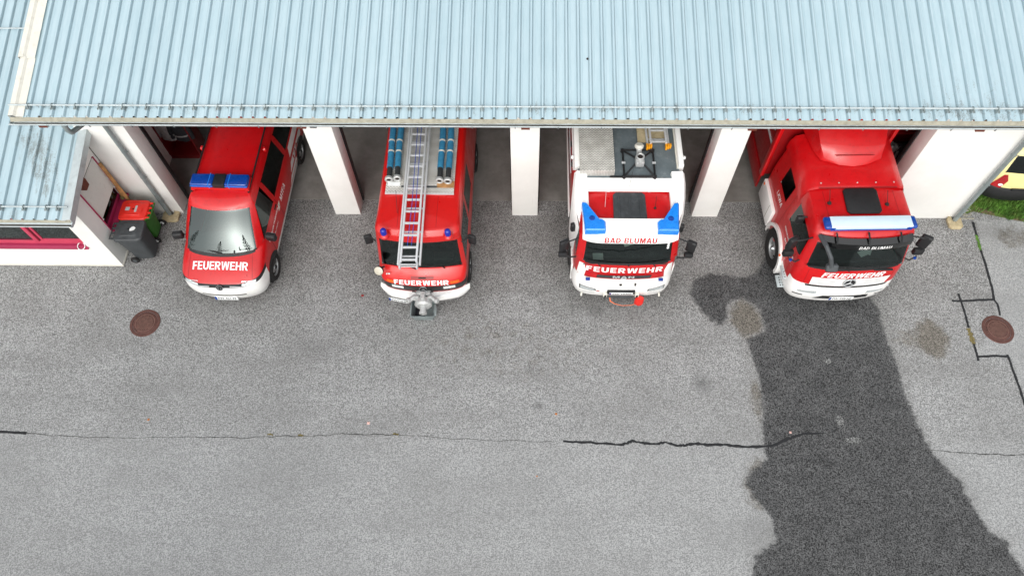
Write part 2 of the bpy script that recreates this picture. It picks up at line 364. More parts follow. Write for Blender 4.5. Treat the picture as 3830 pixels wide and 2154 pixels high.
def glyph(ch, t):
    """bold grotesque capital as non-overlapping pieces: list of outlines in a box w x 1; t = stem weight"""
    w = GLYPH_W[ch]; h = t*.82; R_ = lambda x0, y0, x1, y1: [(x0, y0), (x1, y0), (x1, y1), (x0, y1)]
    def arc(cx, cy, rx, ry, ix, iy, a0, a1, n=9):
        A = np.linspace(R(a0), R(a1), n); out = []
        for a, b in zip(A, A[1:]):
            out.append([(cx+rx*math.cos(a), cy+ry*math.sin(a)), (cx+rx*math.cos(b), cy+ry*math.sin(b)), (cx+ix*math.cos(b), cy+iy*math.sin(b)), (cx+ix*math.cos(a), cy+iy*math.sin(a))])
        return out
    def bowl(y0, y1, x0, x1):      # D-shaped ring between y0 and y1, straight from x0, round at x1
        ry = (y1-y0)/2; cy = (y0+y1)/2; rx = min(x1-x0, ry*1.0); cx = x1-rx
        o = [R_(x0, y1-h, cx, y1), R_(x0, y0, cx, y0+h)] if cx > x0+1e-4 else []
        return o+arc(cx, cy, rx, ry, rx-t, ry-h, -90, 90)
    if ch == 'F': return [R_(0, 0, t, 1), R_(t, 1-h, w, 1), R_(t, .42, w*.9, .42+h)]
    if ch == 'E': return [R_(0, 0, t, 1), R_(t, 1-h, w, 1), R_(t, .42, w*.93, .42+h), R_(t, 0, w, h)]
    if ch == 'L': return [R_(0, 0, t, 1), R_(t, 0, w, h)]
    if ch == 'T': return [R_(0, 1-h, w, 1), R_(w/2-t/2, 0, w/2+t/2, 1-h)]
    if ch == 'H': return [R_(0, 0, t, 1), R_(w-t, 0, w, 1), R_(t, .42, w-t, .42+h)]
    if ch == 'U': return [R_(0, .34, t, 1), R_(w-t, .34, w, 1)]+arc(w/2, .34, w/2, .34, w/2-t, .34-h, 180, 360, 11)
    if ch == 'D': return [R_(0, 0, t, 1)]+bowl(0, 1, t, w)
    if ch == 'B': return [R_(0, 0, t, 1), R_(t, 1-h, w*.6, 1), R_(t, .5-h/2, w*.6, .5+h/2), R_(t, 0, w*.6, h)]+arc(w*.6, .745, w*.36, .255, w*.36-t, .255-h, -90, 90)[1:]+arc(w*.6, .27, w*.4, .27, w*.4-t, .27-h, -90, 90)[:-1]
    if ch == 'R': return [R_(0, 0, t, 1), R_(t, 1-h, w*.55, 1), R_(t, .40, w*.55, .40+h)]+arc(w*.55, .70, w*.43, .30, w*.43-t, .30-h, -90, 90)+[[(w*.42, .40), (w*.42+t, .40), (w, 0), (w-t*1.12, 0)]]
    if ch == 'A': return [[(0, 0), (t*1.05, 0), (w/2, .80), (w-t*1.05, 0), (w, 0), (w/2+t*.62, 1), (w/2-t*.62, 1)], [(w*.29, .20), (w*.71, .20), (w*.64, .20+h), (w*.36, .20+h)]]
    if ch == 'M': return [[(0, 0), (t, 0), (t, .68), (w/2-t*.42, 0), (w/2+t*.42, 0), (w-t, .68), (w-t, 0), (w, 0), (w, 1), (w-t*1.35, 1), (w/2, .34), (t*1.35, 1), (0, 1)]]
    if ch == 'N': return [[(0, 0), (t, 0), (t, .66), (w-t*1.1, 0), (w, 0), (w, 1), (w-t, 1), (w-t, .36), (t*1.1, 1), (0, 1)]]
    if ch == 'K': return [R_(0, 0, t, 1), [(t, .34), (t*1.9, .50), (w-t*1.15, 0), (w, 0), (t*2.5, .62), (w*.98, 1), (w-t*1.2, 1), (t, .58)]]
    if ch == 'W':
        a = t*.98; q = w/4
        return [[(0, 1), (a, 1), (q+a*.06, .30), (w/2-a*.46, 1), (w/2+a*.46, 1), (3*q-a*.06, .30), (w-a, 1), (w, 1), (3*q+a*.55, 0), (3*q-a*.5, 0), (w/2, .66), (q+a*.5, 0), (q-a*.55, 0)]]
def block_mesh(txt, w, h, weight=.19, gap=.13, shear=0.):
    x = 0; polys = []
    for ch in txt:
        if ch == ' ': x += .42; continue
        for pl in glyph(ch, weight): polys.append([(px+x+shear*py, py) for px, py in pl])
        x += GLYPH_W[ch]+gap
    X = [p[0] for pl in polys for p in pl]; x0, x1 = min(X), max(X)
    bm = bmesh.new()
    for pl in polys:
        vs = [bm.verts.new((((px-x0)/(x1-x0)-.5)*w, (py-.5)*h, 0)) for px, py in pl]; f = bm.faces.new(vs)
        f.normal_update()
        if f.normal.z < 0: f.normal_flip()
    bmesh.ops.remove_doubles(bm, verts=bm.verts[:], dist=1e-5)
    me = bpy.data.meshes.new('txt'); bm.to_mesh(me); bm.free(); return me
def lettering(name, txt, w, h, origin, ax, ay, m, parent, bvh=None, off=.004, cuts=2, **kw):
    """text laid in the plane origin + x*ax + y*ay, then pressed on to the surface below it (bvh) along the plane normal"""
    me = block_mesh(txt, w, h, **kw) if 'weight' in kw else text_mesh(txt, w, h, **kw); ax = Vector(ax).normalized(); ay = Vector(ay).normalized(); n = ax.cross(ay).normalized(); o = Vector(origin)
    bm = bmesh.new(); bm.from_mesh(me)
    if bvh is not None and cuts:
        bmesh.ops.triangulate(bm, faces=bm.faces[:]); 
        for _ in range(cuts):
            long = [e for e in bm.edges if e.calc_length() > w*.02]
            if long: bmesh.ops.subdivide_edges(bm, edges=long, cuts=1); bmesh.ops.triangulate(bm, faces=bm.faces[:])
    last = None
    for v in bm.verts:
        p = o+ax*v.co.x+ay*v.co.y
        if bvh is not None:
            hit = bvh.ray_cast(p+n*.6, -n, 2.)
            if hit[0] is not None: p = hit[0]+n*off
        else: p = p+n*off
        v.co = p
    for f in bm.faces: f.normal_update()
    bm.to_mesh(me); bm.free()
    return link(name, me, m, parent)
def press(name, poly, origin, ax, ay, m, parent, bvh, off=.004, step=.06):
    """flat patch (polygon) pressed on to a surface: decals, stripes, window panes"""
    ax = Vector(ax).normalized(); ay = Vector(ay).normalized(); n = ax.cross(ay).normalized(); o = Vector(origin)
    bm = bmesh.new(); bm.faces.new([bm.verts.new((x, y, 0)) for x, y in poly])
    xs = [p[0] for p in poly]; ys = [p[1] for p in poly]
    for k in range(1, int((max(xs)-min(xs))/step)+1):
        bmesh.ops.bisect_plane(bm, geom=bm.verts[:]+bm.edges[:]+bm.faces[:], plane_co=(min(xs)+k*step, 0, 0), plane_no=(1, 0, 0))
    for k in range(1, int((max(ys)-min(ys))/step)+1):
        bmesh.ops.bisect_plane(bm, geom=bm.verts[:]+bm.edges[:]+bm.faces[:], plane_co=(0, min(ys)+k*step, 0), plane_no=(0, 1, 0))
    for v in bm.verts:
        p = o+ax*v.co.x+ay*v.co.y; hit = bvh.ray_cast(p+n*.6, -n, 2.)
        v.co = (hit[0] if hit[0] is not None else p)+n*off
    me = bpy.data.meshes.new('p'); bm.normal_update(); bm.to_mesh(me); bm.free()
    for p in me.polygons: p.use_smooth = True
    return link(name, me, m, parent)
def subsurf_split(P, regions, names, parent, creases=(), levels=3, corners=()):
    """P[i][k] control points (half body, x >= 0 on the right), mirrored to the left, subdivided, then cut into parts.
    regions(i, k) gives the part key of each quad; names maps key -> (name, material, split)"""
    P = [[Vector(p) for p in row] for row in P]; ni = len(P); nk = len(P[0])
    bm = bmesh.new(); idx = {}
    def vert(p):
        key = (round(p.x, 5), round(p.y, 5), round(p.z, 5))
        if key not in idx: idx[key] = bm.verts.new(p)
        return idx[key]
    keys = sorted(names); cl = bm.edges.layers.float.new('crease_edge'); vl = bm.verts.layers.float.new('crease_vert')
    for sgn in (1, -1):
        G = [[vert(Vector((p.x*sgn, p.y, p.z))) for p in row] for row in P]
        for i in range(ni-1):
            for k in range(nk-1):
                q = [G[i][k], G[i][k+1], G[i+1][k+1], G[i+1][k]]
                u = []
                for v in q:
                    if v not in u: u.append(v)
                if len(u) < 3: continue
                if sgn < 0: u = u[::-1]
                try: f = bm.faces.new(u)
                except ValueError: continue
                f.material_index = keys.index(regions(i, k)); f.smooth = True
        for (i0, k0) in corners: G[i0][k0][vl] = 1.
        for c in creases:
            (i0, k0), (i1, k1), w = c
            n = max(abs(i1-i0), abs(k1-k0))
            for j in range(n):
                a = G[i0+(i1-i0)*j//n][k0+(k1-k0)*j//n]; b = G[i0+(i1-i0)*(j+1)//n][k0+(k1-k0)*(j+1)//n]
                e = bm.edges.get((a, b))
                if e: e[cl] = w
    bmesh.ops.recalc_face_normals(bm, faces=bm.faces[:])
    me = bpy.data.meshes.new('cage'); bm.to_mesh(me); bm.free()
    o = bpy.data.objects.new('cage', me); COL.objects.link(o)
    md = o.modifiers.new('s', 'SUBSURF'); md.levels = levels; md.render_levels = levels; md.boundary_smooth = 'PRESERVE_CORNERS'
    dg = bpy.context.evaluated_depsgraph_get(); em = bpy.data.meshes.new_from_object(o.evaluated_get(dg))
    bpy.data.objects.remove(o); bpy.data.meshes.remove(me)
    nrm = [v.normal.copy() for v in em.vertices]; co = [v.co.copy() for v in em.vertices]
    out = {}; groups = {}
    for p in em.polygons:
        key = keys[p.material_index]; split = names[key][2] if len(names[key]) > 2 else False
        side = ''
        if split: side = 'R' if p.center.x > 0 else 'L'
        groups.setdefault((key, side), []).append(list(p.vertices))
    for (key, side), fs in groups.items():
        used = sorted({i for f in fs for i in f}); mp = {j: n for n, j in enumerate(used)}
        m2 = bpy.data.meshes.new('part'); m2.from_pydata([co[j] for j in used], [], [[mp[i] for i in f] for f in fs])
        for p in m2.polygons: p.use_smooth = True
        m2.normals_split_custom_set_from_vertices([nrm[j] for j in used])
        out[key+side] = link(names[key][0], m2, names[key][1], parent)
    bpy.data.meshes.remove(em)
    return out
# ------------------------------------------------------------------ ground
def zpx(pts, x0, y0, k): return [(x0+a*k, y0+b*k) for a, b in pts]
def ground_poly(pts): return np.array([tuple(atz(u, v))[:2] for u, v in pts])
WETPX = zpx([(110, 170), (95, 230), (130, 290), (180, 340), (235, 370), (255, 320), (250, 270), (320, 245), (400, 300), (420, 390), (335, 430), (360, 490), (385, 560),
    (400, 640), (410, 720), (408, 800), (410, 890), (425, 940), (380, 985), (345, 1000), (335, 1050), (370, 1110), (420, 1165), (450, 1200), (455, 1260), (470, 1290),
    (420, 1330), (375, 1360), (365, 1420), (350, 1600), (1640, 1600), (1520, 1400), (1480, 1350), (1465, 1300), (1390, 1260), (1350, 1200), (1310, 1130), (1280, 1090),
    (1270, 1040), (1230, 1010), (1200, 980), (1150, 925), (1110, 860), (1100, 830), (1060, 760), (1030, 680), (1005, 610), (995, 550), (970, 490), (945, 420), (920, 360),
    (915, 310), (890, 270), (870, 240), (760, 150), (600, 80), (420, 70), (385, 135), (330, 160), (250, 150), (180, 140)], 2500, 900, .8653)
def signed(poly, X, Y):
    d = np.full(X.shape, 1e9); ins = np.zeros(X.shape, bool); n = len(poly)
    for i in range(n):
        ax, ay = poly[i]; bx, by = poly[(i+1) % n]; ex, ey = bx-ax, by-ay
        t = np.clip(((X-ax)*ex+(Y-ay)*ey)/(ex*ex+ey*ey+1e-12), 0, 1)
        d = np.minimum(d, np.hypot(X-ax-t*ex, Y-ay-t*ey))
        c = (ay > Y) != (by > Y)
        ins ^= c & (X < (bx-ax)*(Y-ay)/(by-ay+1e-12)+ax)
    return np.where(ins, d, -d)
def blob(X, Y, u, v, ru, rv=None, soft=.6):
    c = atz(u, v); a = (atz(u+ru, v)-c).length; rv = rv or ru; b = (atz(u, v+rv)-c).length
    q = np.sqrt(((X-c.x)/a)**2+((Y-c.y)/b)**2); return np.clip((1-q)/soft, 0, 1)
gx = np.concatenate([[-400, -120, -50, -25, -16], np.arange(-13, 13.01, .065), [16, 25, 50, 120, 400]])
gy = np.concatenate([[-400, -120, -50, -25, -14], np.arange(-9.6, 1.3, .065), [4, 10, 25, 50, 120, 400]])
GX, GY = np.meshgrid(gx, gy); nx, ny = len(gx), len(gy)
me = bpy.data.meshes.new('asphalt_yard')
V = np.stack([GX.ravel(), GY.ravel(), np.zeros(GX.size)], 1)
ii = (np.arange(ny-1)[:, None]*nx+np.arange(nx-1)[None]).ravel(); Fq = np.stack([ii, ii+1, ii+nx+1, ii+nx], 1)
me.from_pydata(V.tolist(), [], Fq.tolist())
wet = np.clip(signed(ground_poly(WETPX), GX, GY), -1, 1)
q = lambda a, b: (2500+a*.8653, 900+b*.8653)
stain = np.maximum.reduce([.95*blob(GX, GY, *q(1140, 425), 80, 100), .5*blob(GX, GY, *q(1060, 430), 110, 60), 1.*blob(GX, GY, *q(335, 340), 80, 90), .7*blob(GX, GY, *q(385, 1060), 70, 120),
    .5*blob(GX, GY, *q(380, 680), 40, 110), .4*blob(GX, GY, *q(400, 960), 60, 60), .5*blob(GX, GY, 3790, 890, 110, 60), .25*blob(GX, GY, 1900, 1300, 500, 200)])
dark = np.maximum.reduce([blob(GX, GY, 2016, 1519, 24, 20, .9), .9*blob(GX, GY, 2627, 1435, 55, 50, 1.), .5*blob(GX, GY, 2225, 1160, 45, 35), .35*blob(GX, GY, 1470, 1195, 40, 30), .5*blob(GX, GY, 1985, 1385, 16, 10), .5*blob(GX, GY, 3740, 870, 170, 45, 1.),
    .45*blob(GX, GY, 1180, 1300, 160, 60, 1.), .3*blob(GX, GY, *q(390, 1250), 90, 70)])
pale = np.maximum.reduce([.9*blob(GX, GY, *q(688, 522), 22, 20), .9*blob(GX, GY, *q(742, 778), 24, 30), .8*blob(GX, GY, *q(800, 862), 60, 20), .6*blob(GX, GY, *q(412, 1275), 45, 30)])
# worn lower lane (south of the paving joint) and the repaved strip on the right are a paler mix
tone = np.clip(.18*np.clip((-5.55-GY)/.12, 0, 1)+.55*np.clip((-1.6-GY)/4.5, 0, 1), 0, 1)  # long ramp darkens towards the bays: dirt and wear plus painted building shade
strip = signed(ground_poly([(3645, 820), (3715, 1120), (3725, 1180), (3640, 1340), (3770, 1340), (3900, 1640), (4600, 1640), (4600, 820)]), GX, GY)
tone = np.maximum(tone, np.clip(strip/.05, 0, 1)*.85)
lane = np.maximum.reduce([np.exp(-((GX-c)/1.75)**4)*np.clip((GY+4.2)/2.6, 0, 1) for c in (-6.6, -2.2, 2.15, 6.8)])+.25*np.clip((GY+2.6)/1.5, 0, 1)*(np.abs(GX) < 10.4)  # grime and painted shade: one patch per vehicle, faint band along the bays
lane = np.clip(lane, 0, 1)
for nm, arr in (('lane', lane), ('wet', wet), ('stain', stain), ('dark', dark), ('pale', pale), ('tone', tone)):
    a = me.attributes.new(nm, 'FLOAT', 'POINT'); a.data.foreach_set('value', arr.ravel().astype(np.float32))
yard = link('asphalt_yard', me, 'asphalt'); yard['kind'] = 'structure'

def ribbon(name, px, w, m, parent, z=.004, jitter=.2, sub=6, taper=False):
    P = [atz(u, v) for u, v in px]; Q = []
    for a, b in zip(P, P[1:]):
        for k in range(sub): Q.append(a.lerp(b, k/sub))
    Q.append(P[-1]); V = []; F = []; n = len(Q)
    for i, p in enumerate(Q):
        d = (Q[min(i+1, n-1)]-Q[max(i-1, 0)]).normalized(); s = Vector((-d.y, d.x, 0))
        k = min(1, (n-1-i)/4+.15) if taper else 1
        a = w/2*k*(1+random.uniform(-jitter, jitter)); b = w/2*k*(1+random.uniform(-jitter, jitter)); j = random.uniform(-.25, .25)*w*jitter
        V += [(p.x+s.x*(a+j), p.y+s.y*(a+j), z), (p.x-s.x*(b-j), p.y-s.y*(b-j), z)]
        if i: F.append((2*i-2, 2*i-1, 2*i+1, 2*i))
    return MB().quads(V, F).build(name, m, parent)
sc_ = 1120/2576
ribbon('tar_seam', zpx([(60, 205), (300, 217), (560, 238), (610, 222), (660, 203), (760, 225), (880, 230), (940, 213), (1040, 243), (1110, 243), (1190, 225), (1300, 237), (1440, 237), (1600, 255), (1780, 253), (1880, 240), (1990, 185), (2080, 155), (2150, 140), (2310, 138)], 2080, 1560, sc_), .052, 'tar', yard, taper=True, jitter=.45)
ribbon('tar_seam', [(-60, 1612), (40, 1616), (100, 1619)], .06, 'tar', yard)
k3 = 270/675
ribbon('tar_seam', zpx([(195, 125), (225, 230), (265, 370), (300, 480), (340, 620), (375, 740), (392, 850)], 3560, 780, k3), .055, 'tar', yard)
ribbon('tar_seam', zpx([(392, 850), (430, 900), (450, 1000)], 3560, 780, k3), .045, 'tar', yard, z=.0055)
ribbon('tar_seam', zpx([(0, 862), (80, 866), (250, 857), (392, 852)], 3560, 780, k3), .05, 'tar', yard, z=.007)
ribbon('tar_seam', zpx([(58, 795), (90, 880), (130, 1010), (155, 1115)], 3560, 780, k3), .05, 'tar', yard, z=.0085)
ribbon('tar_seam', zpx([(205, 1265), (235, 1370), (248, 1425)], 3560, 780, k3), .05, 'tar', yard)
ribbon('tar_seam', zpx([(245, 1385), (400, 1378), (520, 1382)], 3560, 780, k3), .05, 'tar', yard, z=.0055)
ribbon('tar_seam', zpx([(518, 1365), (560, 1480), (640, 1700), (720, 1960), (800, 2200)], 3560, 780, k3), .05, 'tar', yard, z=.007)
ribbon('moss_strip', zpx([(150, 1120), (180, 1190), (205, 1265)], 3560, 780, k3), .1, 'moss', yard, jitter=.5)
ribbon('moss_strip', zpx([(225, 250), (250, 320), (268, 390)], 3560, 780, k3), .06, 'grass', yard, z=.0075, jitter=.5)
def broken(px, w, keep):
    pts = []
    for (a, b), (c, d) in zip(px, px[1:]):
        for k in range(5): pts.append((a+(c-a)*k/5, b+(d-b)*k/5+random.uniform(-3, 3)))
    i = 0
    while i < len(pts)-3:
        n = random.randint(3, 9)
        if random.random() < keep: ribbon('joint_crack', pts[i:i+n+1], w*random.uniform(.6, 1.2), 'crack', yard, jitter=.8, sub=4)
        i += n
broken([(100, 1622), (260, 1632), (420, 1638), (600, 1636), (760, 1634), (900, 1636), (1040, 1632), (1200, 1628), (1300, 1622), (1480, 1626), (1700, 1640), (1900, 1648), (2105, 1650)], .012, .92)
broken([(3130, 1640), (3260, 1668), (3420, 1680), (3560, 1690), (3700, 1700), (3870, 1702)], .012, .9)
for u, v in [(1010, 1625), (1125, 1628), (1480, 1624)]:
    ribbon('moss_strip', [(u-10, v), (u, v-2), (u+11, v+2)], .035, 'moss', yard, z=.0055, jitter=.6)

def manhole(px, label):
    c = atz(*px); o = empty('manhole_cover', label, 'manhole', (c.x, c.y, 0), group='manhole covers in the yard')
    MB().lathe([(.28, .0), (.28, .012), (.335, .012), (.345, .002), (.345, .0)], 40, cap=False).build('frame', 'iron', o)
    MB().lathe([(.0, .008), (.268, .008), (.274, .004), (.274, 0)], 40, cap=False).build('lid', 'iron', o)
    b = MB()
    for i in range(-6, 7):
        for j in range(-6, 7):
            x, y = i*.03, j*.03
            if x*x+y*y < .185**2: b.box((x-.011, y-.011, .008), (x+.011, y+.011, .013))
    b.build('tread_stud', 'iron_worn', o)['kind'] = 'stuff'
    MB().lathe([(.205, .008), (.205, .0125), (.222, .0125), (.222, .008)], 40, cap=False).build('raised_ring', 'iron_worn', o)
    for a in (math.pi*.95, math.pi*1.02): MB().lathe([(.0, .0135), (.013, .0135), (.013, .008)], 10, Mrot((.245*math.cos(a), .245*math.sin(a), 0)), cap=False).build('pick_hole', 'iron_dark', o)
    return o
manhole((543, 1208), 'round brown cast iron manhole cover in front of the van').rotation_euler.z = .9
manhole((3732, 1232), 'round brown cast iron manhole cover between the black tar seams')

# ------------------------------------------------------------------ fire station
st = empty('fire_station', 'white fire station with open vehicle bays and pale blue metal roof', 'building', (0, 0, 0))
TILT = .2364
def roofz(y): return 4.24+TILT*(y+.725)
XL, XR, D = -9.50, 10.385, .43
for x0 in (-4.345, 0, 4.37):
    MB().box((x0-.309, 0, 0), (x0+.309, D, 4.18), .006).build('pillar', 'plaster', st)
MB().box((XL, 0, 0), (-8.43, D, 4.18), .006).build('front_wall', 'plaster', st)
MB().box((8.45, 0, 0), (XR, D, 4.18), .006).build('front_wall', 'plaster', st)
for a, b in ((-8.43, -4.654), (-4.036, -.309), (.309, 4.061), (4.679, 8.45)):
    MB().box((a, .005, 3.72), (b, D-.005, 4.17), 0).build('lintel', 'plaster', st)
    MB().box((a, D+.004, 3.55), (b, D+.05, 3.80), .004).build('door_track', 'black_plastic', st)
    for s, x in ((1, a), (-1, b)): MB().box((x if s > 0 else x-.035, D-.03, 0.02), (x+.035 if s > 0 else x, D+.07, 3.72), .003).build('door_guide', 'black_plastic', st)
MB().box((XL, D, 0), (XL+.35, 9.4, 4.2)).build('side_wall', 'plaster', st)
MB().box((XR-.35, D, 0), (XR, 9.4, 4.2)).build('side_wall', 'plaster', st)
MB().box((XL, 9.4, 0), (XR, 9.75, 6.4)).build('back_wall', 'plaster', st)
fl = MB().box((XL+.35, .435, -.2), (XR-.35, 9.4, .012)).build('garage_floor', 'floor_concrete'); fl['kind'] = 'structure'
# roof: trapezoidal sheets, four ribs each
PITCH = .23025; RIB0 = -2.194
roof = MB().box((XL, .1, 4.19), (XR, .3, 4.29)).build('roof', 'rafter_wood', st)     # wall plate carrying the sheets
def sheet(x0, nr, y0, y1, zf, name, parent, pitch, dirtf, first=.5, step=.12):
    prof = [(0, 0)]
    for r in range(nr):
        c = (r+first)*pitch
        prof += [(c-.050, 0), (c-.034, 0), (c-.014, .048), (c+.014, .048), (c+.034, 0), (c+.050, 0)]
        prof += [(c+pitch*.33, 0), (c+pitch*.345, .004), (c+pitch*.37, 0)] if r < nr-1 or first+.4 < 1 else []
    prof = [p for p in prof if p[0] < nr*pitch]+[(nr*pitch, 0)]
    ys = list(np.arange(y0, min(y0+3.6, y1), step))+[y1]
    V = []; F = []; n = len(prof); dv = []; sv = []
    for y in ys:
        for px, pz in prof: V.append((x0+px, y, zf(y)+pz)); dv.append(dirtf(x0+px, y)); sv.append(1. if (pz == 0 and min(abs(px-(r+first)*pitch) for r in range(nr)) < .045) else 0.)
    for j in range(len(ys)-1):
        for i in range(n-1): F.append((j*n+i, j*n+i+1, (j+1)*n+i+1, (j+1)*n+i))
    me = bpy.data.meshes.new(name); me.from_pydata(V, [], F)
    a = me.attributes.new('dirt', 'FLOAT', 'POINT'); a.data.foreach_set('value', np.array(dv, np.float32))
    a = me.attributes.new('seam', 'FLOAT', 'POINT'); a.data.foreach_set('value', np.array(sv, np.float32))
    return link(name, me, 'roof_metal', parent)
def main_dirt(x, y):
    e = y+.725; return .9*math.exp(-((e-.22)/.13)**2)*(.55+.45*math.sin(x*7.1)*math.sin(x*2.3+1))+(.25 if x > 7.5 and e < .9 else 0)+.12*(math.sin(x*1.7)*.5+.5)
k0 = int(math.floor((-9.62-RIB0)/PITCH)); xs = RIB0+(k0+.5)*PITCH
while xs < 11.2:
    sheet(xs, 4, -.725, 9.9, roofz, 'roof_sheet', roof, PITCH, main_dirt); xs += 4*PITCH-.0
XA = RIB0+(k0+.5)*PITCH
# verge flashing on the left edge: a stepped cream cover strip
def verge(a, b, y0, y1, dz, lip, name='verge_flashing', m='cream_white'):
    M_ = MB(); V = []
    prof = [(a, dz-lip), (a, dz), (a+.1, dz+.008), (a+.14, dz-.03), (b, dz-.035)]
    for y in (y0, y1):
        for x, z in prof: V.append((x, y, roofz(y)+z))
    n = len(prof); return M_.quads(V, [(i, i+1, n+i+1, n+i) for i in range(n-1)]).build(name, m, roof)
verge(-9.93, XA+.03, -.73, .52, .055, .1); verge(-9.97, XA+.025, .50, 9.9, .075, .16)
MB().box((-9.93, -.72, 4.0), (-9.905, -.5, 4.26)).build('barge_board', 'galv_light', roof)
# eave strip, gutter, brackets
V = []; nseg = 120
for i in range(nseg+1):
    x = -9.93+(11.2+9.93)*i/nseg; V += [(x, -.715, 4.236), (x, -.772+random.uniform(-.006, .006), 4.172)]
MB().quads(V, [(2*i, 2*i+1, 2*i+3, 2*i+2) for i in range(nseg)]).build('drip_edge', 'sand_strip', roof)
def gutter(x0, x1, yc, zc, r, parent, nm='gutter', cap=True):
    prof = []
    for k in range(13):
        a = math.pi+math.pi*k/12; prof.append((yc-math.cos(a)*r*-1, zc+math.sin(a)*r))
    inner = [(yc+(p[0]-yc)*.93, zc+(p[1]-zc)*.93) for p in prof[::-1]]
    b = MB().prism(prof+inner, x0, x1, 'x')
    b.tube([(x0, yc-r, zc+.004), (x1, yc-r, zc+.004)], .011, 8)
    if cap:
        for x in (x0, x1): b.prism(prof, x-.003, x+.003, 'x')
    return b.build(nm, 'galv_light', parent)
gut = gutter(-9.94, 11.3, -.768, 4.165, .075, st)
MB().box((-9.9, -.80, 4.088), (11.2, -.745, 4.106)).build('silt', 'silt', gut)
x = -9.2
while x < 11:
    MB().tube([(x, -.85, 4.175), (x, -.852, 4.13), (x, -.83, 4.10)], .009, 6).build('gutter_bracket', 'galv', gut); x += .82
# snow guard
def onroof(u, v, dz=0):
    r = ray(u, v); k = 4.24+TILT*.725+dz-CP[2]; t = (k+TILT*CP[1])/(r[2]-TILT*r[1]); return Vector(CP+r*t)
ysg = onroof(1915, 400, .075).y
sg = MB().tube([(-9.95, ysg, roofz(ysg)+.075), (11.2, ysg, roofz(ysg)+.075)], .016, 8).build('snow_guard', 'galv_light', st)
kk = int(math.ceil((-9.6-RIB0)/PITCH)); kk += kk % 2
brk = None
def sg_bracket(parent):
    b = MB().prism([(-.10, .03), (.07, .03), (.06, .09), (.02, .115), (-.02, .10)], -.005, .005, 'x')
    b.box((-.032, -.06, -.004), (-.02, .04, .07)).box((.02, -.06, -.004), (.032, .04, .07)).tube([(-.04, -.01, .03), (.04, -.01, .03)], .008, 6)
    return b.build('snow_guard_bracket', 'galv', parent)
def clip(parent):
    return MB().tube([(0, 0, .0), (0, .0, .07)], .006, 5).box((-.02, -.02, .06), (.02, .02, .066)).build('snow_guard_clip', 'galv', parent)
X = RIB0+kk*PITCH
while X < 11:
    if brk is None: brk = sg_bracket(sg); clp = clip(sg); b1, c1 = brk, clp
    else: b1, c1 = inst(brk, sg), inst(clp, sg)
    b1.location = (X, ysg, roofz(ysg)-.008); b1.rotation_euler.x = math.atan(TILT); c1.location = (X+PITCH*1.25, ysg, roofz(ysg)+.0); c2 = inst(clp, sg, (X+PITCH*.75, ysg, roofz(ysg)))
    X += 2*PITCH
for x0 in (-9.45, -4.345, .015, 4.38, 8.7):
    w = .085; ya = -.70; yb = 2.
    MB().quads([(x0-w, ya, roofz(ya)-.33), (x0+w, ya, roofz(ya)-.33), (x0+w, ya, roofz(ya)-.03), (x0-w, ya, roofz(ya)-.03), (x0-w, yb, roofz(yb)-.33), (x0+w, yb, roofz(yb)-.33), (x0+w, yb, roofz(yb)-.03), (x0-w, yb, roofz(yb)-.03)],
        [(0, 1, 2, 3), (4, 5, 6, 7), (0, 1, 5, 4), (1, 2, 6, 5), (2, 3, 7, 6), (3, 0, 4, 7)]).build('rafter', 'rafter_wood', st)
for u in (1171, 2777):
    p = aty(u, 474, -.40); MB().box((p.x-.07, -.42, p.z-.03), (p.x+.07, -.33, p.z+.06), .01).build('eave_lamp', 'grey_plastic', st)
MB().lathe([(0, .006), (.008, .006), (.02, .016), (.02, 0)], 16, Mrot(onroof(2197, 222), rx=math.atan(TILT)), cap=False).build('roof_screw', 'iron_dark', roof)
# downpipes
def downpipe(pts, clips, px, py, ztop):
    o = MB().tube(pts, .05, 12).build('downpipe', 'galv', st)
    for z in clips: MB().lathe([(.055, -.018), (.058, 0), (.055, .018)], 14, Mrot((px, py, z)), cap=False).box((px+.05, py-.01, z-.008), (px+.09, py+.01, z+.008)).build('pipe_clip', 'galv', o)
    return o
gp = atz(243, 455, 4.08)
downpipe([(gp.x, -.77, 4.10), (gp.x, -.775, 3.93), (gp.x+.02, -.75, 3.84), (gp.x+.04, -.66, 3.80), (-8.78, -.2, 3.66), (-8.74, -.10, 3.55), (-8.735, -.085, 3.4), (-8.73, -.085, .02)], (2.45, 1.55, .62), -8.73, -.085, 3.4)
downpipe([(10.33, -.77, 4.10), (10.33, -.76, 4.0), (10.33, -.68, 3.9), (10.33, -.2, 3.62), (10.33, -.12, 3.55), (10.33, -.105, 3.4), (10.33, -.105, .02)], (2.5, 1.45, .45), 10.33, -.105, 3.4)
def splash(cx, cy, w, d, label):
    b = MB(); pl = [(-w/2, -d*.35), (-w*.32, -d/2), (w*.32, -d/2), (w/2, -d*.35), (w/2, d*.3), (w*.36, d/2), (w*.15, d/2), (w*.13, d*.08), (-w*.13, d*.08), (-w*.15, d/2), (-w*.36, d/2), (-w/2, d*.3)]
    b.prism(pl, .006, .085, 'z', .012)
    o = b.build('splash_block', 'concrete_light'); o.location = (cx, cy, 0); return tag(o, label, 'splash block', 'concrete blocks at the downpipes')
splash(-8.70, -.13, .40, .32, 'weathered concrete block at the foot of the downpipe near the bins')
splash(10.33, -.16, .33, .34, 'weathered concrete block at the foot of the right hand downpipe')

# ------------------------------------------------------------------ annex
an = empty('station_annex', 'low white annex with ribbed metal roof and magenta window frames', 'building', (0, 0, 0))
AX, AY = -9.52, -1.53
def az(y): return 2.57+.242*(y+1.9)
def awall(name, pts, y0, y1): return MB().prism(pts, y0, y1, 'y').build(name, 'plaster', an)
